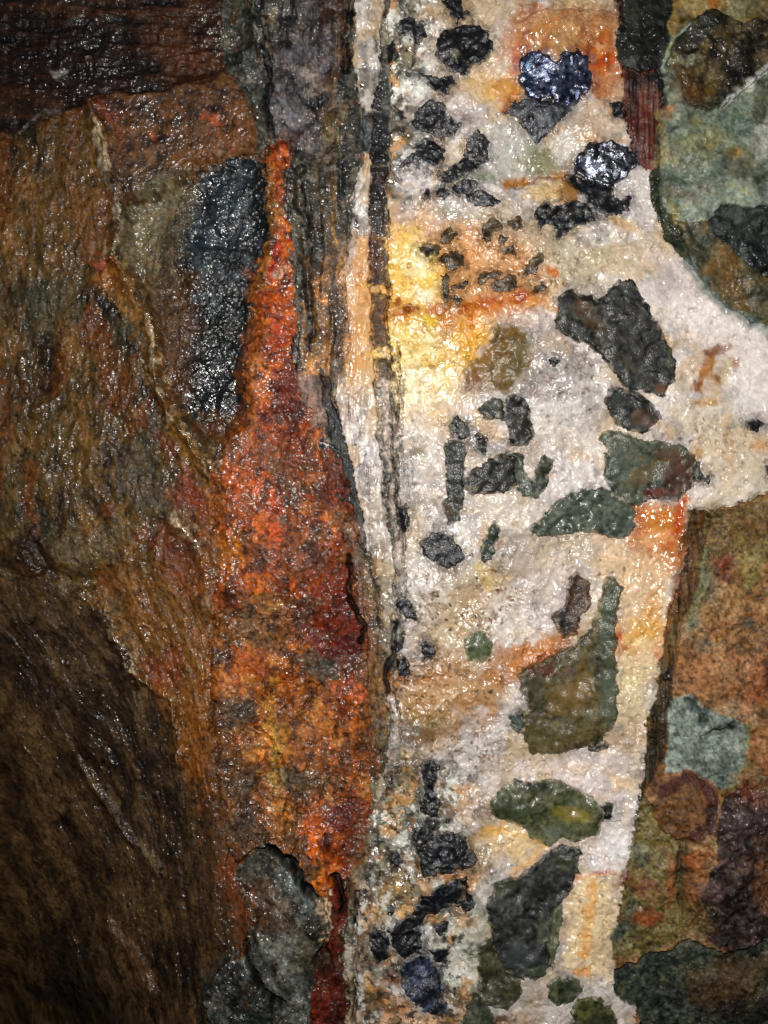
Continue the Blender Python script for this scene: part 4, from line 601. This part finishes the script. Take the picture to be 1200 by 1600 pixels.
WET = np.where(WET > .9, WET, WET * np.where(mS & ~flat, .2 + .85 * patch ** 2, np.where(flat, .5 + .5 * patch, np.where(mR, .25 + .85 * patch, np.where(inQ, .25 + .8 * patch, .12 + .8 * patch)))))
RO = np.clip(RO + np.where(RO > .25, .14 * wq - .10 * wp, 0), .1, .7)
C = np.clip(C, .004, .86)

# ------------------------------------------------------------------ materials
def mk(name, bump, coat, coat_ro, spec=.5, metal=0., sc1=1100., sc2=2600., mott=.22, drop=250., dd=.0011):
    m = bpy.data.materials.new(name); m.use_nodes = True; n = m.node_tree.nodes; L = m.node_tree.links
    b = n['Principled BSDF']
    def nd(t, **kw):
        x = n.new(t)
        for k, v_ in kw.items(): setattr(x, k, v_)
        return x
    a = nd('ShaderNodeAttribute', attribute_name='rock_colour'); r = nd('ShaderNodeAttribute', attribute_name='rock_rough'); wt = nd('ShaderNodeAttribute', attribute_name='rock_wet')
    tc = nd('ShaderNodeTexCoord')
    n1 = nd('ShaderNodeTexNoise'); n1.inputs['Scale'].default_value = sc1; n1.inputs['Detail'].default_value = 3
    n2 = nd('ShaderNodeTexNoise'); n2.inputs['Scale'].default_value = sc2; n2.inputs['Detail'].default_value = 2
    v = nd('ShaderNodeTexVoronoi'); v.inputs['Scale'].default_value = drop
    for x in (n1, n2, v): L.new(tc.outputs['Object'], x.inputs['Vector'])
    mr = nd('ShaderNodeMapRange'); mr.inputs[1].default_value = .3; mr.inputs[2].default_value = .7; mr.inputs[3].default_value = 1 - mott; mr.inputs[4].default_value = 1 + mott
    L.new(n1.outputs['Fac'], mr.inputs[0])
    mx = nd('ShaderNodeVectorMath', operation='SCALE'); L.new(a.outputs['Color'], mx.inputs[0]); L.new(mr.outputs[0], mx.inputs['Scale'])
    L.new(mx.outputs[0], b.inputs['Base Color'])
    L.new(r.outputs['Fac'], b.inputs['Roughness'])
    b.inputs['Specular IOR Level'].default_value = spec; b.inputs['Metallic'].default_value = metal
    ad = nd('ShaderNodeMath', operation='MULTIPLY_ADD'); L.new(n2.outputs['Fac'], ad.inputs[0]); ad.inputs[1].default_value = .6; L.new(n1.outputs['Fac'], ad.inputs[2])
    bp = nd('ShaderNodeBump'); bp.inputs['Strength'].default_value = bump; bp.inputs['Distance'].default_value = .0006
    L.new(ad.outputs[0], bp.inputs['Height']); L.new(bp.outputs[0], b.inputs['Normal'])
    cw = nd('ShaderNodeMath', operation='MULTIPLY'); L.new(wt.outputs['Fac'], cw.inputs[0]); cw.inputs[1].default_value = coat; L.new(cw.outputs[0], b.inputs['Coat Weight'])
    cr = nd('ShaderNodeMath', operation='MULTIPLY_ADD'); L.new(r.outputs['Fac'], cr.inputs[0]); cr.inputs[1].default_value = .28; cr.inputs[2].default_value = coat_ro - .08; L.new(cr.outputs[0], b.inputs['Coat Roughness']); b.inputs['Coat IOR'].default_value = 1.5
    bp2 = nd('ShaderNodeBump'); st = nd('ShaderNodeMapRange'); st.inputs[1].default_value = .1; st.inputs[2].default_value = .42; st.inputs[3].default_value = .12; st.inputs[4].default_value = 1.0; L.new(r.outputs['Fac'], st.inputs[0]); L.new(st.outputs[0], bp2.inputs['Strength']); bp2.inputs['Distance'].default_value = dd
    sq = nd('ShaderNodeMath', operation='MULTIPLY'); L.new(v.outputs['Distance'], sq.inputs[0]); L.new(v.outputs['Distance'], sq.inputs[1])
    sb = nd('ShaderNodeMath', operation='MULTIPLY_ADD'); L.new(sq.outputs[0], sb.inputs[0]); sb.inputs[1].default_value = -1.0; n3 = nd('ShaderNodeTexNoise'); n3.inputs['Scale'].default_value = 420; n3.inputs['Detail'].default_value = 1.5; L.new(tc.outputs['Object'], n3.inputs['Vector']); m3 = nd('ShaderNodeMath', operation='MULTIPLY'); m3.inputs[1].default_value = .9; L.new(n3.outputs['Fac'], m3.inputs[0]); L.new(m3.outputs[0], sb.inputs[2])
    L.new(sb.outputs[0], bp2.inputs['Height']); L.new(bp2.outputs[0], b.inputs['Coat Normal'])
    return m
MAT = {
    'schist': mk('wet_schist', .45, .9, .17, spec=.15), 'slate': mk('wet_slate', .4, 1.0, .19, spec=.12, drop=300., dd=.0012), 'banded': mk('banded_rock', .45, .8, .17, spec=.2, drop=330., dd=.0009),
    'rust': mk('iron_rust_crust', .6, .85, .19, spec=.12), 'quartz': mk('vein_quartz', .15, .6, .16, spec=.25, mott=.12, drop=150., dd=.00042), 'green': mk('greenstone', .45, .5, .22, spec=.2, sc1=1400., drop=700., dd=.0002, mott=.3),
    'brown': mk('rusty_rock', .7, .5, .22, spec=.2, drop=380., dd=.0008), 'splinter': mk('red_ochre_film', .5, .6, .25, spec=.25),
    'clast': mk('dark_wall_rock', .5, .45, .24, spec=.2, sc1=1500., drop=700., dd=.0002, mott=.35), 'ore': mk('blue_black_ore', .35, .4, .2, spec=.3, metal=.08, mott=.4, drop=450., dd=.0005), 'galena': mk('silver_ore', .35, 1.0, .16, spec=.9, metal=.7, mott=.3),
    'tanq': mk('smoky_quartz', .4, .5, .2, spec=.15, mott=.25, drop=260., dd=.0003)}

# ------------------------------------------------------------------ meshes
col = scn.collection
THINGS = {}
def thing(name, label, cat, at, group=None):
    o = bpy.data.objects.new(name, None); col.objects.link(o); o.empty_display_size = .02
    o.location = ((at[0] - 600) * S, 0.02, (800 - at[1]) * S); o['label'] = label; o['category'] = cat; o['kind'] = 'thing'
    if group: o['group'] = group
    THINGS[o] = o
    return o
def build(name, cells, h, c, ro, wet, i0, j0, mat, parent=None, back=None):
    """one mesh from the grid cells marked True; h, c, ro, wet are per grid point of the same window"""
    nr, nc = h.shape
    ii, jj = np.nonzero(cells)
    if len(ii) == 0: return None
    a = ii * nc + jj
    quads = np.stack([a, a + nc, a + nc + 1, a + 1], 1)
    used, inv = np.unique(quads, return_inverse=True); q = inv.reshape(-1, 4)
    ui, uj = used // nc, used % nc
    X = (us[j0 + uj] - 600) * S; Z = (800 - vs_[i0 + ui]) * S; Y = -h.ravel()[used] * S
    co = np.stack([X, Y, Z], 1); cc = c.reshape(-1, 3)[used]; rr_ = ro.ravel()[used]; ww = wet.ravel()[used]
    if back is not None:                 # close the body behind: a rounded underside sunk into its socket
        cnt = np.zeros(len(used), np.int32); np.add.at(cnt, q.ravel(), 1)
        rim = cnt < 4
        co2 = co.copy(); co2[:, 1] += np.where(rim, 0.0004, back)
        n0 = len(co); co = np.concatenate([co, co2]); cc = np.concatenate([cc, cc]); rr_ = np.concatenate([rr_, rr_]); ww = np.concatenate([ww, ww])
        e = np.concatenate([q[:, [0, 1]], q[:, [1, 2]], q[:, [2, 3]], q[:, [3, 0]]])
        key = np.minimum(e[:, 0], e[:, 1]).astype(np.int64) * 10000000 + np.maximum(e[:, 0], e[:, 1])
        _, idx, ct = np.unique(key, return_index=True, return_counts=True)
        be = e[idx[ct == 1]]
        side = np.stack([be[:, 1], be[:, 0], be[:, 0] + n0, be[:, 1] + n0], 1)
        q = np.concatenate([q, q[:, ::-1] + n0, side])
    me = bpy.data.meshes.new(name)
    nf = len(q)
    me.vertices.add(len(co)); me.vertices.foreach_set('co', co.astype(f32).ravel())
    me.loops.add(nf * 4); me.loops.foreach_set('vertex_index', q.astype(np.int32).ravel())
    me.polygons.add(nf); me.polygons.foreach_set('loop_start', np.arange(0, nf * 4, 4, dtype=np.int32))
    me.update(calc_edges=True)
    at = me.attributes.new('rock_colour', 'FLOAT_COLOR', 'POINT'); at.data.foreach_set('color', np.concatenate([cc, np.ones((len(cc), 1), f32)], 1).astype(f32).ravel())
    at = me.attributes.new('rock_rough', 'FLOAT', 'POINT'); at.data.foreach_set('value', rr_.astype(f32))
    at = me.attributes.new('rock_wet', 'FLOAT', 'POINT'); at.data.foreach_set('value', ww.astype(f32))
    me.polygons.foreach_set('use_smooth', np.ones(nf, bool))
    me.materials.append(MAT[mat])
    o = bpy.data.objects.new(name, me); col.objects.link(o)
    if parent is not None:
        o.parent = parent; o.location = -Vector(parent.location)
    return o

# ------------------------------------------------------------------ fragments and grains set in the rock
FR = []
def frag(poly, name, mat, cols, dh, label=None, sc=12, style='facet', cat=None, ro=.4, wet=.6, br=2.0, spots=(), group=None):
    FR.append(dict(poly=P_(poly), name=name, mat=mat, cols=cols, dh=dh, label=label, sc=sc, style=style, cat=cat, ro=ro, wet=wet, br=br, spots=spots, group=group))
DK = [(18,18,18), (36,37,35), (58,60,56), (84,84,76)]
OR = [(8,8,10), (17,17,21), (30,31,38), (60,63,76)]
GR = [(44,48,42), (68,74,64), (92,98,86), (112,116,98)]
rf = lambda *a, **k: frag(*a, cat='rock fragment', **k)
rf('872,470 885,460 915,467 932,475 945,464 965,444 985,441 1000,470 1012,492 1028,520 1040,545 1049,565 1049,592 1036,615 1002,612 975,602 955,577 930,545 905,535 888,528 870,515', 'rock_fragment', 'clast', DK, 13, 'largest dark angular fragment, notched on top, in white quartz near the side arm', sc=16, spots=((920,500,36,14,40,(92,70,48),.7),(905,480,10,10,0,(110,84,58),.6),(960,560,40,8,30,(76,66,52),.6),(1030,608,12,9,0,(120,76,44),.8),(1045,545,3,20,10,(120,120,60),.6)))
rf('945,626 957,609 975,612 1005,625 1025,645 1031,656 1000,675 975,671 955,652', 'rock_fragment', 'clast', DK, 9, 'small dark grey lozenge directly below the largest notched fragment', spots=((1005,655,20,12,30,(120,84,60),.6),(960,625,9,10,0,(74,88,78),.6)))
rf('941,680 955,677 1000,690 1060,697 1084,712 1079,755 1056,780 1020,776 990,789 960,772 945,742 951,710', 'rock_fragment', 'green', [(40,46,40), (72,80,68), (96,104,88), (112,104,76)], 12, 'blocky grey-green fragment with a rust-brown corner above the orange glazed quartz', sc=18, spots=((1050,715,36,14,10,(96,66,40),.85),(1060,745,24,28,0,(84,44,34),.85),(1010,740,40,14,-30,(122,98,60),.6),(1030,770,24,8,0,(140,50,34),.7),(965,730,18,30,0,(82,98,92),.6)))
rf('826,829 850,806 870,785 905,770 940,765 970,774 988,785 989,826 970,839 930,832 900,826 870,833 840,834', 'rock_fragment', 'green', [(52,60,52), (74,84,74), (94,104,92), (112,118,104)], 12, 'smooth green wedge tapering to a point, left of the orange glazed quartz', sc=14, ro=.3, wet=.9, spots=((975,805,9,22,0,(70,88,78),.6),))
rf('720,592 735,566 752,546 768,520 800,507 826,520 829,560 815,592 785,617 745,607 724,612', 'rock_fragment', 'tanq', [(112,86,46), (124,97,54), (134,106,62), (140,114,72)], 5, 'rounded murky tan fragment at the lower edge of the amber stain', sc=26, style='dome', ro=.6, wet=.6, spots=((740,596,26,18,-30,(150,102,66),.7),(752,556,24,22,-30,(160,112,46),.7),(812,560,16,46,20,(106,98,62),.75),(728,606,9,9,0,(96,66,52),.7)))
rf('788,632 802,616 815,625 825,655 831,682 820,694 800,693 792,665', 'rock_fragment', 'clast', DK, 9, 'upright dark grey block below the murky tan fragment', spots=((812,660,8,28,-10,(74,66,50),.5),))
rf('750,640 768,624 786,630 788,655 770,650 756,652', 'rock_fragment', 'green', GR, 6, 'small grey-green chip left of the upright dark block')
rf('727,752 735,737 760,725 780,711 800,722 807,757 780,766 735,771', 'rock_fragment', 'clast', [(16,16,17), (30,31,31), (48,50,48), (66,66,60)], 10, 'black brick-shaped fragment with a green rim along one side', spots=((738,764,14,4,0,(112,94,60),.7),))
rf('786,711 812,715 822,745 834,754 836,732 848,717 860,722 853,738 849,760 836,776 815,773 806,759 801,722', 'rock_fragment', 'green', GR, 6, 'hook-shaped green rim curling round the black brick-shaped fragment')
rf('697,695 716,690 724,700 720,740 721,780 714,812 700,818 697,790 702,750', 'rock_fragment', 'clast', [(24,25,22), (44,48,40), (70,74,60)], 8, 'tall narrow dark splinter left of the black brick-shaped fragment', spots=((702,800,7,16,0,(96,84,50),.6),))
rf('945,910 958,907 969,918 962,945 958,980 957,1030 960,1060 962,1110 956,1130 936,1160 910,1165 880,1172 830,1176 820,1150 816,1122 830,1105 816,1072 812,1055 822,1045 850,1032 880,1016 900,1010 925,982 932,960 943,930', 'rock_fragment', 'green', [(54,52,36), (84,78,54), (108,96,64), (112,112,84)], 13, 'large J-shaped green and brown fragment beside the white leg of quartz', sc=22, spots=((948,970,12,60,6,(80,94,80),.9),(950,1080,14,50,0,(84,98,82),.9),(890,1090,40,26,-30,(132,102,60),.8),(910,1060,12,30,0,(128,100,56),.6),(845,1045,26,14,-10,(96,46,28),.85),(890,1050,12,10,0,(112,92,88),.7),(840,1150,24,16,0,(96,96,64),.7),(900,1150,40,8,-10,(104,92,56),.6),(835,1075,12,30,0,(70,72,58),.7)))
rf('890,905 902,897 915,910 919,942 906,962 898,987 880,993 867,966 885,945', 'rock_fragment', 'clast', [(34,26,22), (66,46,34), (96,68,46), (112,88,62)], 8, 'brown crooked fragment with a black foot, above the large J-shaped fragment', spots=((880,962,12,24,-25,(30,34,38),.95),))
rf('800,1118 812,1110 826,1118 830,1134 818,1142 804,1136', 'rock_fragment', 'clast', [(40,48,48), (70,80,80), (104,114,112)], 7, 'small bluish grey lump at the left heel of the J-shaped fragment')
rf('920,1158 936,1150 946,1166 938,1172 922,1171', 'rock_fragment', 'clast', DK, 5, 'small black triangle at the foot of the J-shaped fragment')
rf('768,1256 785,1235 805,1222 830,1225 865,1222 900,1235 926,1250 941,1270 931,1300 905,1313 880,1308 860,1323 830,1306 825,1291 790,1280 772,1271', 'rock_fragment', 'green', [(50,54,38), (78,82,58), (100,104,74), (118,120,92)], 11, 'rounded olive green fragment above the large black block', sc=24, style='dome', ro=.28, wet=.9, spots=((800,1262,28,18,0,(56,66,52),.8),(835,1228,26,9,10,(24,28,22),.95),(890,1272,34,12,10,(140,124,50),.75),(868,1300,18,10,0,(104,112,104),.7),(910,1255,18,12,30,(84,92,54),.6)))
rf('935,1260 945,1253 953,1262 950,1276 940,1278', 'mineral_grain', 'clast', [(14,16,12), (30,34,26), (52,60,44)], 5, 'single black bead beside the olive green fragment')
rf('765,1402 775,1382 825,1366 860,1336 880,1324 905,1330 901,1362 886,1400 862,1420 859,1440 851,1466 856,1502 840,1521 805,1521 780,1491 770,1462 765,1430', 'rock_fragment', 'clast', [(20,21,20), (37,39,37), (56,59,56), (82,84,78)], 14, 'large black block narrowing upward, below the olive green fragment', sc=26, spots=((808,1490,40,24,-10,(66,70,74),.7),(790,1385,24,12,-20,(70,74,52),.7),(880,1350,18,16,0,(66,70,52),.7),(850,1400,20,24,0,(26,30,28),.8),(845,1450,7,20,0,(84,90,66),.6),(830,1512,22,9,-10,(74,84,62),.7)))
rf('748,1475 766,1462 780,1494 800,1517 815,1542 792,1571 765,1562 748,1532', 'rock_fragment', 'green', [(38,38,28), (62,62,46), (84,84,64)], 10, 'dull olive-brown chip under the large black block', sc=20)
rf('845,1440 858,1424 878,1418 872,1450 862,1490 858,1505 850,1480', 'rock_fragment', 'green', [(60,66,48), (88,94,70), (110,112,84)], 7, 'pale green sliver along the large black block')
rf('856,1535 872,1526 900,1530 907,1545 895,1560 870,1566 858,1556', 'rock_fragment', 'green', [(36,42,34), (64,72,56), (92,92,66)], 7, 'small grey-green chip below the large black block')
rf('893,1580 905,1563 930,1558 952,1572 962,1600 970,1660 890,1660', 'rock_fragment', 'green', [(40,44,28), (70,74,46), (96,96,60)], 9, 'olive fragment cut by the lower edge between white quartz tongues', spots=((940,1600,30,16,0,(30,34,28),.9),))
rf('728,1570 745,1556 760,1566 772,1590 770,1660 728,1660', 'rock_fragment', 'green', [(36,38,30), (62,66,54), (90,94,80)], 8, 'dark green fragment at the lower edge under the olive-brown chip')
rf('728,1000 738,991 756,992 764,1004 762,1024 748,1033 732,1028', 'rock_fragment', 'green', [(70,80,56), (96,106,78), (112,120,92)], 6, 'isolated rounded sage-green pebble low in the white quartz', style='dome', ro=.25, wet=.9)
rf('753,860 762,835 772,818 778,828 772,850 764,872 756,876', 'rock_fragment', 'green', [(30,36,30), (56,66,56), (84,92,76)], 6, 'slim dark green sliver beside the black cluster of ore')
# ore crystals that stand out as things
oc = lambda *a, **k: frag(*a, cat='crystal', style='crystal', **k)
oc('812,100 822,90 840,88 855,98 868,108 880,92 898,86 916,91 921,112 918,138 907,150 896,164 880,166 862,159 840,156 824,151 815,135', 'ore_crystal', 'galena', [(20,24,38), (44,52,78), (76,86,116), (122,132,156)], 13, 'heart-shaped blue-black crystal in orange quartz', sc=11, ro=.26, spots=((822,120,9,26,0,(60,92,120),.7),(905,130,12,16,0,(60,56,82),.6)))
oc('900,252 915,235 930,224 955,222 975,235 991,242 993,256 976,276 955,288 930,286 915,279 902,268', 'ore_crystal', 'galena', [(22,24,30), (54,58,70), (96,100,114), (140,146,160)], 12, 'silvery glinting crystal beside the red splinter', sc=9, ro=.24, spots=((925,262,16,12,0,(170,178,206),.8),))
oc('888,274 918,284 952,294 956,312 968,318 982,311 978,327 955,337 932,330 912,308', 'ore_crystal', 'ore', OR, 8, 'black crystal mass below the silvery crystal', sc=10)
oc('786,180 805,165 840,158 870,164 888,172 872,186 858,206 840,219 826,206 810,185', 'ore_crystal', 'ore', [(20,21,26), (40,42,50), (64,68,78), (96,100,108)], 7, 'dark grey crystal under the heart-shaped crystal', sc=13)
oc('838,336 850,321 870,328 895,322 920,325 927,346 900,350 890,360 872,371 868,352 852,346 843,364', 'ore_crystal', 'ore', OR, 7, 'black arch-shaped crystal below the amber ledge', sc=9)
oc('688,60 700,48 722,42 745,44 757,52 768,78 755,100 738,104 726,118 705,112 695,98 684,85', 'ore_crystal', 'ore', OR, 8, 'largest black crystal cluster near the top of the vein', sc=10, spots=((710,90,8,8,0,(112,112,84),.6),))
oc('658,850 675,834 700,838 718,855 721,870 708,881 695,886 680,875 665,866', 'ore_crystal', 'ore', [(14,14,17), (28,28,32), (48,48,54), (70,70,76)], 9, 'lone black knobbly crystal cluster in white quartz below the splinter', sc=8)
oc('655,1325 665,1290 676,1308 700,1302 722,1301 729,1325 743,1340 736,1352 690,1360 663,1366', 'ore_crystal', 'ore', OR, 7, 'black crystal mass above the rust-orange streak low in the vein', sc=9)
oc('640,1432 660,1400 690,1380 712,1374 726,1385 724,1400 706,1405 690,1415 665,1424 655,1440 655,1478 632,1490 615,1476 611,1452', 'ore_crystal', 'ore', OR, 7, 'long black crystal mass slanting below the rust-orange streak', sc=9)
oc('628,1522 635,1500 655,1490 675,1500 683,1530 698,1565 685,1578 665,1575 645,1557 630,1540', 'ore_crystal', 'ore', [(14,15,20), (30,33,44), (54,60,78), (92,100,122)], 9, 'rounded blue-black crystal lowest in the vein', sc=9)
# small grains: parts of the vein
gn = lambda p, c=OR, dh=6, sc=8: frag(p, 'mineral_grain', 'ore', c, dh, sc=sc, style='crystal', br=3.0)
BR = [(34,26,18), (60,48,34), (88,72,50), (112,94,66)]
for p in ('690,8 702,-4 722,-4 726,15 733,22 714,35 705,24', '620,42 632,32 650,36 664,40 666,58 655,69 640,58 625,58', '662,118 684,122 706,124 709,135 692,153 678,140', '645,190 660,170 672,160 690,168 696,186 716,196 712,206 690,216 672,208 652,206',
          '625,262 645,240 660,222 676,215 696,236 694,256 676,259 655,252', '727,220 745,213 760,220 763,246 752,257 728,246', '685,276 700,268 715,262 727,250 748,256 738,272 720,283 700,293 688,291', '706,292 730,286 751,288 735,303 712,309', '733,306 750,303 770,312 781,318 770,323 738,320',
          '686,300 694,296 699,305 692,312 686,309', '954,165 966,160 977,172 976,186 962,184', '608,70 616,66 618,90 610,96', '580,1460 594,1454 608,1465 606,1490 592,1501 581,1486', '658,1195 672,1188 684,1200 678,1230 686,1262 676,1277 662,1268 664,1235', '648,1295 662,1288 668,1300 660,1316 648,1310',
          '610,1340 620,1332 627,1346 617,1354 610,1350', '706,1374 726,1370 730,1392 742,1410 728,1420 714,1408 716,1392', '648,1478 662,1484 660,1498 648,1496', '1165,660 1180,656 1188,664 1180,672 1168,672', '1196,730 1206,728 1206,744 1197,744', '658,1003 668,997 678,1010 678,1028 668,1031 660,1020',
          '621,1030 630,1022 639,1036 640,1054 632,1062 622,1050', '618,940 632,930 646,950 648,966 636,966', '624,795 634,790 638,815 634,832 626,824', '672,1482 700,1478 696,1500 684,1500', '857,566 863,562 870,567 864,572 858,571', '663,305 668,302 670,310 665,312', '680,1440 700,1436 696,1452 684,1456'):
    gn(p)
for p in ('752,362 758,350 772,344 786,352 780,360 768,360 764,378 756,376', '795,352 811,342 816,356 800,363', '780,372 787,376 788,390 800,388 803,396 790,398 780,388', '690,368 702,360 712,366 704,380 694,384 688,380', '655,390 672,384 690,388 684,400 664,402', '681,410 694,400 715,392 722,402 722,418 708,426 696,414',
          '745,440 752,430 770,425 783,430 780,436 764,436 750,446', '770,446 784,440 790,432 803,438 804,450 792,458 776,458', '690,436 697,433 699,455 696,470 692,462', '702,446 718,446 732,438 730,446 716,453 704,452', '818,430 828,408 842,402 846,412 834,425 822,434', '830,450 846,446 851,452 840,460 832,458', '706,468 714,462 722,470 714,478',
          '702,664 714,655 730,660 732,676 722,690 712,684', '741,682 750,676 758,690 757,710 744,706', '1082,730 1088,722 1092,738 1104,746 1106,754 1090,750 1080,754'):
    gn(p, BR if float(p.split(',')[1][:3]) < 475 else DK, 5)
for p in ('1035,1050 1043,1046 1046,1058 1038,1062',): gn(p, DK, 4)

frag_any = np.zeros((NR, NC), bool)
def facet_cap(x, y, sd, dh, sc, rs):
    """flat broken faces: the lowest of several tilted planes"""
    cx, cy = float(x[sd < 0].mean()), float(y[sd < 0].mean()); ext = max(8., float(-sd.min()))
    h = np.full(x.shape, f32(dh))
    for k in range(7):
        an = rs.random() * 6.283; sl = (.10 + .28 * rs.random()) * dh / ext; off = dh * (.85 + .35 * rs.random())
        px, py = cx + ext * .8 * math.cos(an), cy + ext * .8 * math.sin(an)
        h = np.minimum(h, off - sl * ((x - px) * math.cos(an) + (y - py) * math.sin(an)) )
    return h
jobs = []
for k, f in enumerate(FR):
    rs = random.Random(k * 7 + 1)
    p = f['poly']; sl = box(p, 24)
    x, y = U[sl], V[sl]
    sd = sdf(p, x + 1.0 * w3[sl] + 1.0 * w1[sl], y + 1.0 * w4[sl] + 1.0 * w2[sl]) + f32(f['br'] * 1.6) * fbm(x / 10, y / 10, 5, 100 + k, .68) + (4.0 * (worley(x / 9, y / 9, 45)[2] - f32(.5)) if f['style'] != 'dome' else 0) - (4.6 if f['cat'] else 3.4)
    ins = sd < 0
    cell = ins[:-1, :-1] & ins[1:, :-1] & ins[:-1, 1:] & ins[1:, 1:]
    if not cell.any(): continue
    base = blur(H[sl], 8); dh = f['dh']
    if f['style'] == 'dome':
        cap = dh * np.sqrt(np.clip(-sd / max(6, float(-sd.min())), 0, 1)) + 1.2 * fbm(x / 30, y / 30, 3, 120 + k) + 1.5 * fbm((x - y) / 40, (x + y) / 70, 2, 121 + k)
    elif f['style'] == 'crystal':
        c1, e1, r_ = facets(x / f['sc'], y / f['sc'], 130 + k); c2, e2, r2_ = facets(x / 4.5, y / 4.5, 140 + k)
        cap = dh * .7 + 2.6 * c1 + .9 * c2
    else:
        c2, e2, r2_ = facets(x / 6, y / 6, 150 + k)
        _a, _b, f1, f2, f3, oxx, oyy = worley((x + 5 * w1[sl]) / 27, (y + 5 * w2[sl]) / 23, 46 + k)
        cap = facet_cap(x, y, sd, dh, f['sc'], rs) + blur(9 * ((f1 - f32(.5)) * oxx + (f2 - f32(.5)) * oyy) + 2.2 * (f3 - f32(.5)), 2) + 1.5 * fbm(x / 22, y / 17, 4, 160 + k, .5) + .15 * c2
    rise = sstep(0, 5, -sd); cap = cap * (.42 if f['style'] == 'crystal' else .6 if f['mat'] == 'tanq' else .42)
    hh = np.where(ins, base * rise + H[sl] * (1 - rise) + cap * rise, H[sl])
    n = .7 * fbm(x / f['sc'], y / f['sc'], 5, 170 + k, .6) + .45 * fbm(x / 5, y / 5, 2, 180 + k)
    cxm, cym = np.clip(p.mean(0), 0, [1200, 1600])
    ga = g_a[sl] * .6 + g_b[sl] * .4 - .5
    cc = ramp(n, f['cols'], cxm, cym) * (1 + .9 * ga)[..., None]
    for (ex, ey, rx, ry, rot, rgb, op) in f['spots']:
        c_, s_ = math.cos(math.radians(rot)), math.sin(math.radians(rot)); dx, dy = x - ex, y - ey
        q = np.hypot((dx * c_ + dy * s_) / rx, (-dx * s_ + dy * c_) / ry) + (.35 if f['mat'] != 'tanq' else .12) * fbm(x / 9, y / 9, 3, 190 + k + ex)
        m = sstep(1.25, .6, q) * op * (.8 + .3 * n)
        cc = cc + (alb(rgb, ex, ey) - cc) * np.clip(m, 0, 1)[..., None]
    mw = 13 if f['mat'] == 'tanq' else 5
    mixin = np.clip(sstep(mw, 0, -sd + mw * (.6 if mw > 9 else .8) * fbm(x / (mw + 2), y / (mw + 2), 4, 210 + k)) * .8, 0, 1)
    cc = cc + (C[sl] - cc) * mixin[..., None] * (1. if f['mat'] == 'tanq' else .6 if f['style'] != 'crystal' else .4)
    ro = np.full(x.shape, f['ro'], f32); we = np.full(x.shape, f['wet'], f32)
    jobs.append((f, sl, cell, hh, np.clip(cc, .004, .86).astype(f32), ro, we))
    # socket in the host below the fragment
    core = cell.copy(); full = np.zeros(x.shape, bool)
    full[1:-1, 1:-1] = core[:-1, :-1] & core[1:, :-1] & core[:-1, 1:] & core[1:, 1:]
    deep = np.minimum(hh, base) - 9
    Hs = H[sl]; Hs[full] = np.minimum(Hs, deep)[full]
    # host right beside a grain takes a little of its dark dust
    du = sstep(9, 0, sd + 7 * fbm(x / 6, y / 6, 4, 220 + k)) * (~ins) * (.65 if f['style'] == 'crystal' else .22)
    if f['mat'] == 'tanq': du = sstep(26, 0, sd + 9 * fbm(x / 9, y / 9, 4, 220 + k)) * (~ins) * .75
    C[sl] += (cc - C[sl]) * du[..., None]

# ------------------------------------------------------------------ link everything
roots = {
    'schist_face': thing('schist_face', 'wide brown wet schist face with streaky layers and a wedge-shaped grey hollow', 'rock face', (200, 800)),
    'folded_schist': thing('folded_schist', 'grey contorted schist below the orange seam, split by an open crack', 'rock', (440, 1480)),
    'banded_rock': thing('banded_rock', 'upright striped black, tan and white layers between rust seam and quartz vein', 'rock layers', (540, 500)),
    'rust_seam': thing('rust_seam', 'bright orange and red iron-stained seam widening downward from a small knob', 'rust seam', (450, 850)),
    'quartz_vein': thing('quartz_vein', 'broad white quartz vein with amber stains, full of dark fragments', 'quartz vein', (800, 800)),
    'greenstone_wall': thing('greenstone_wall', 'grey-green rock above the white quartz arm, with black blocks and a red splinter', 'wall rock', (1110, 250)),
    'rusty_wall': thing('rusty_wall', 'rust-brown rock below the white quartz arm, with a pale blue-green patch', 'wall rock', (1100, 1150))}
for i, (name, par, mat, lab) in enumerate(UNITS):
    m = LAB == i
    cells = m[:-1, :-1]
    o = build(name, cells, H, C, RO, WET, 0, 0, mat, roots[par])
    if o is not None and lab: o['label'] = lab
for f, sl, cell, hh, cc, ro, we in jobs:
    i0, j0 = sl[0].start, sl[1].start
    if f['cat']:
        o = build(f['name'], cell, hh, cc, ro, we, i0, j0, f['mat'], None, back=0.004)
        o['label'] = f['label']; o['category'] = f['cat']; o['group'] = 'dark rock fragments set in the quartz vein' if f['cat'] == 'rock fragment' else 'black ore crystals set in the quartz vein'
    else:
        build(f['name'], cell, hh, cc, ro, we, i0, j0, f['mat'], roots['quartz_vein'], back=0.004)
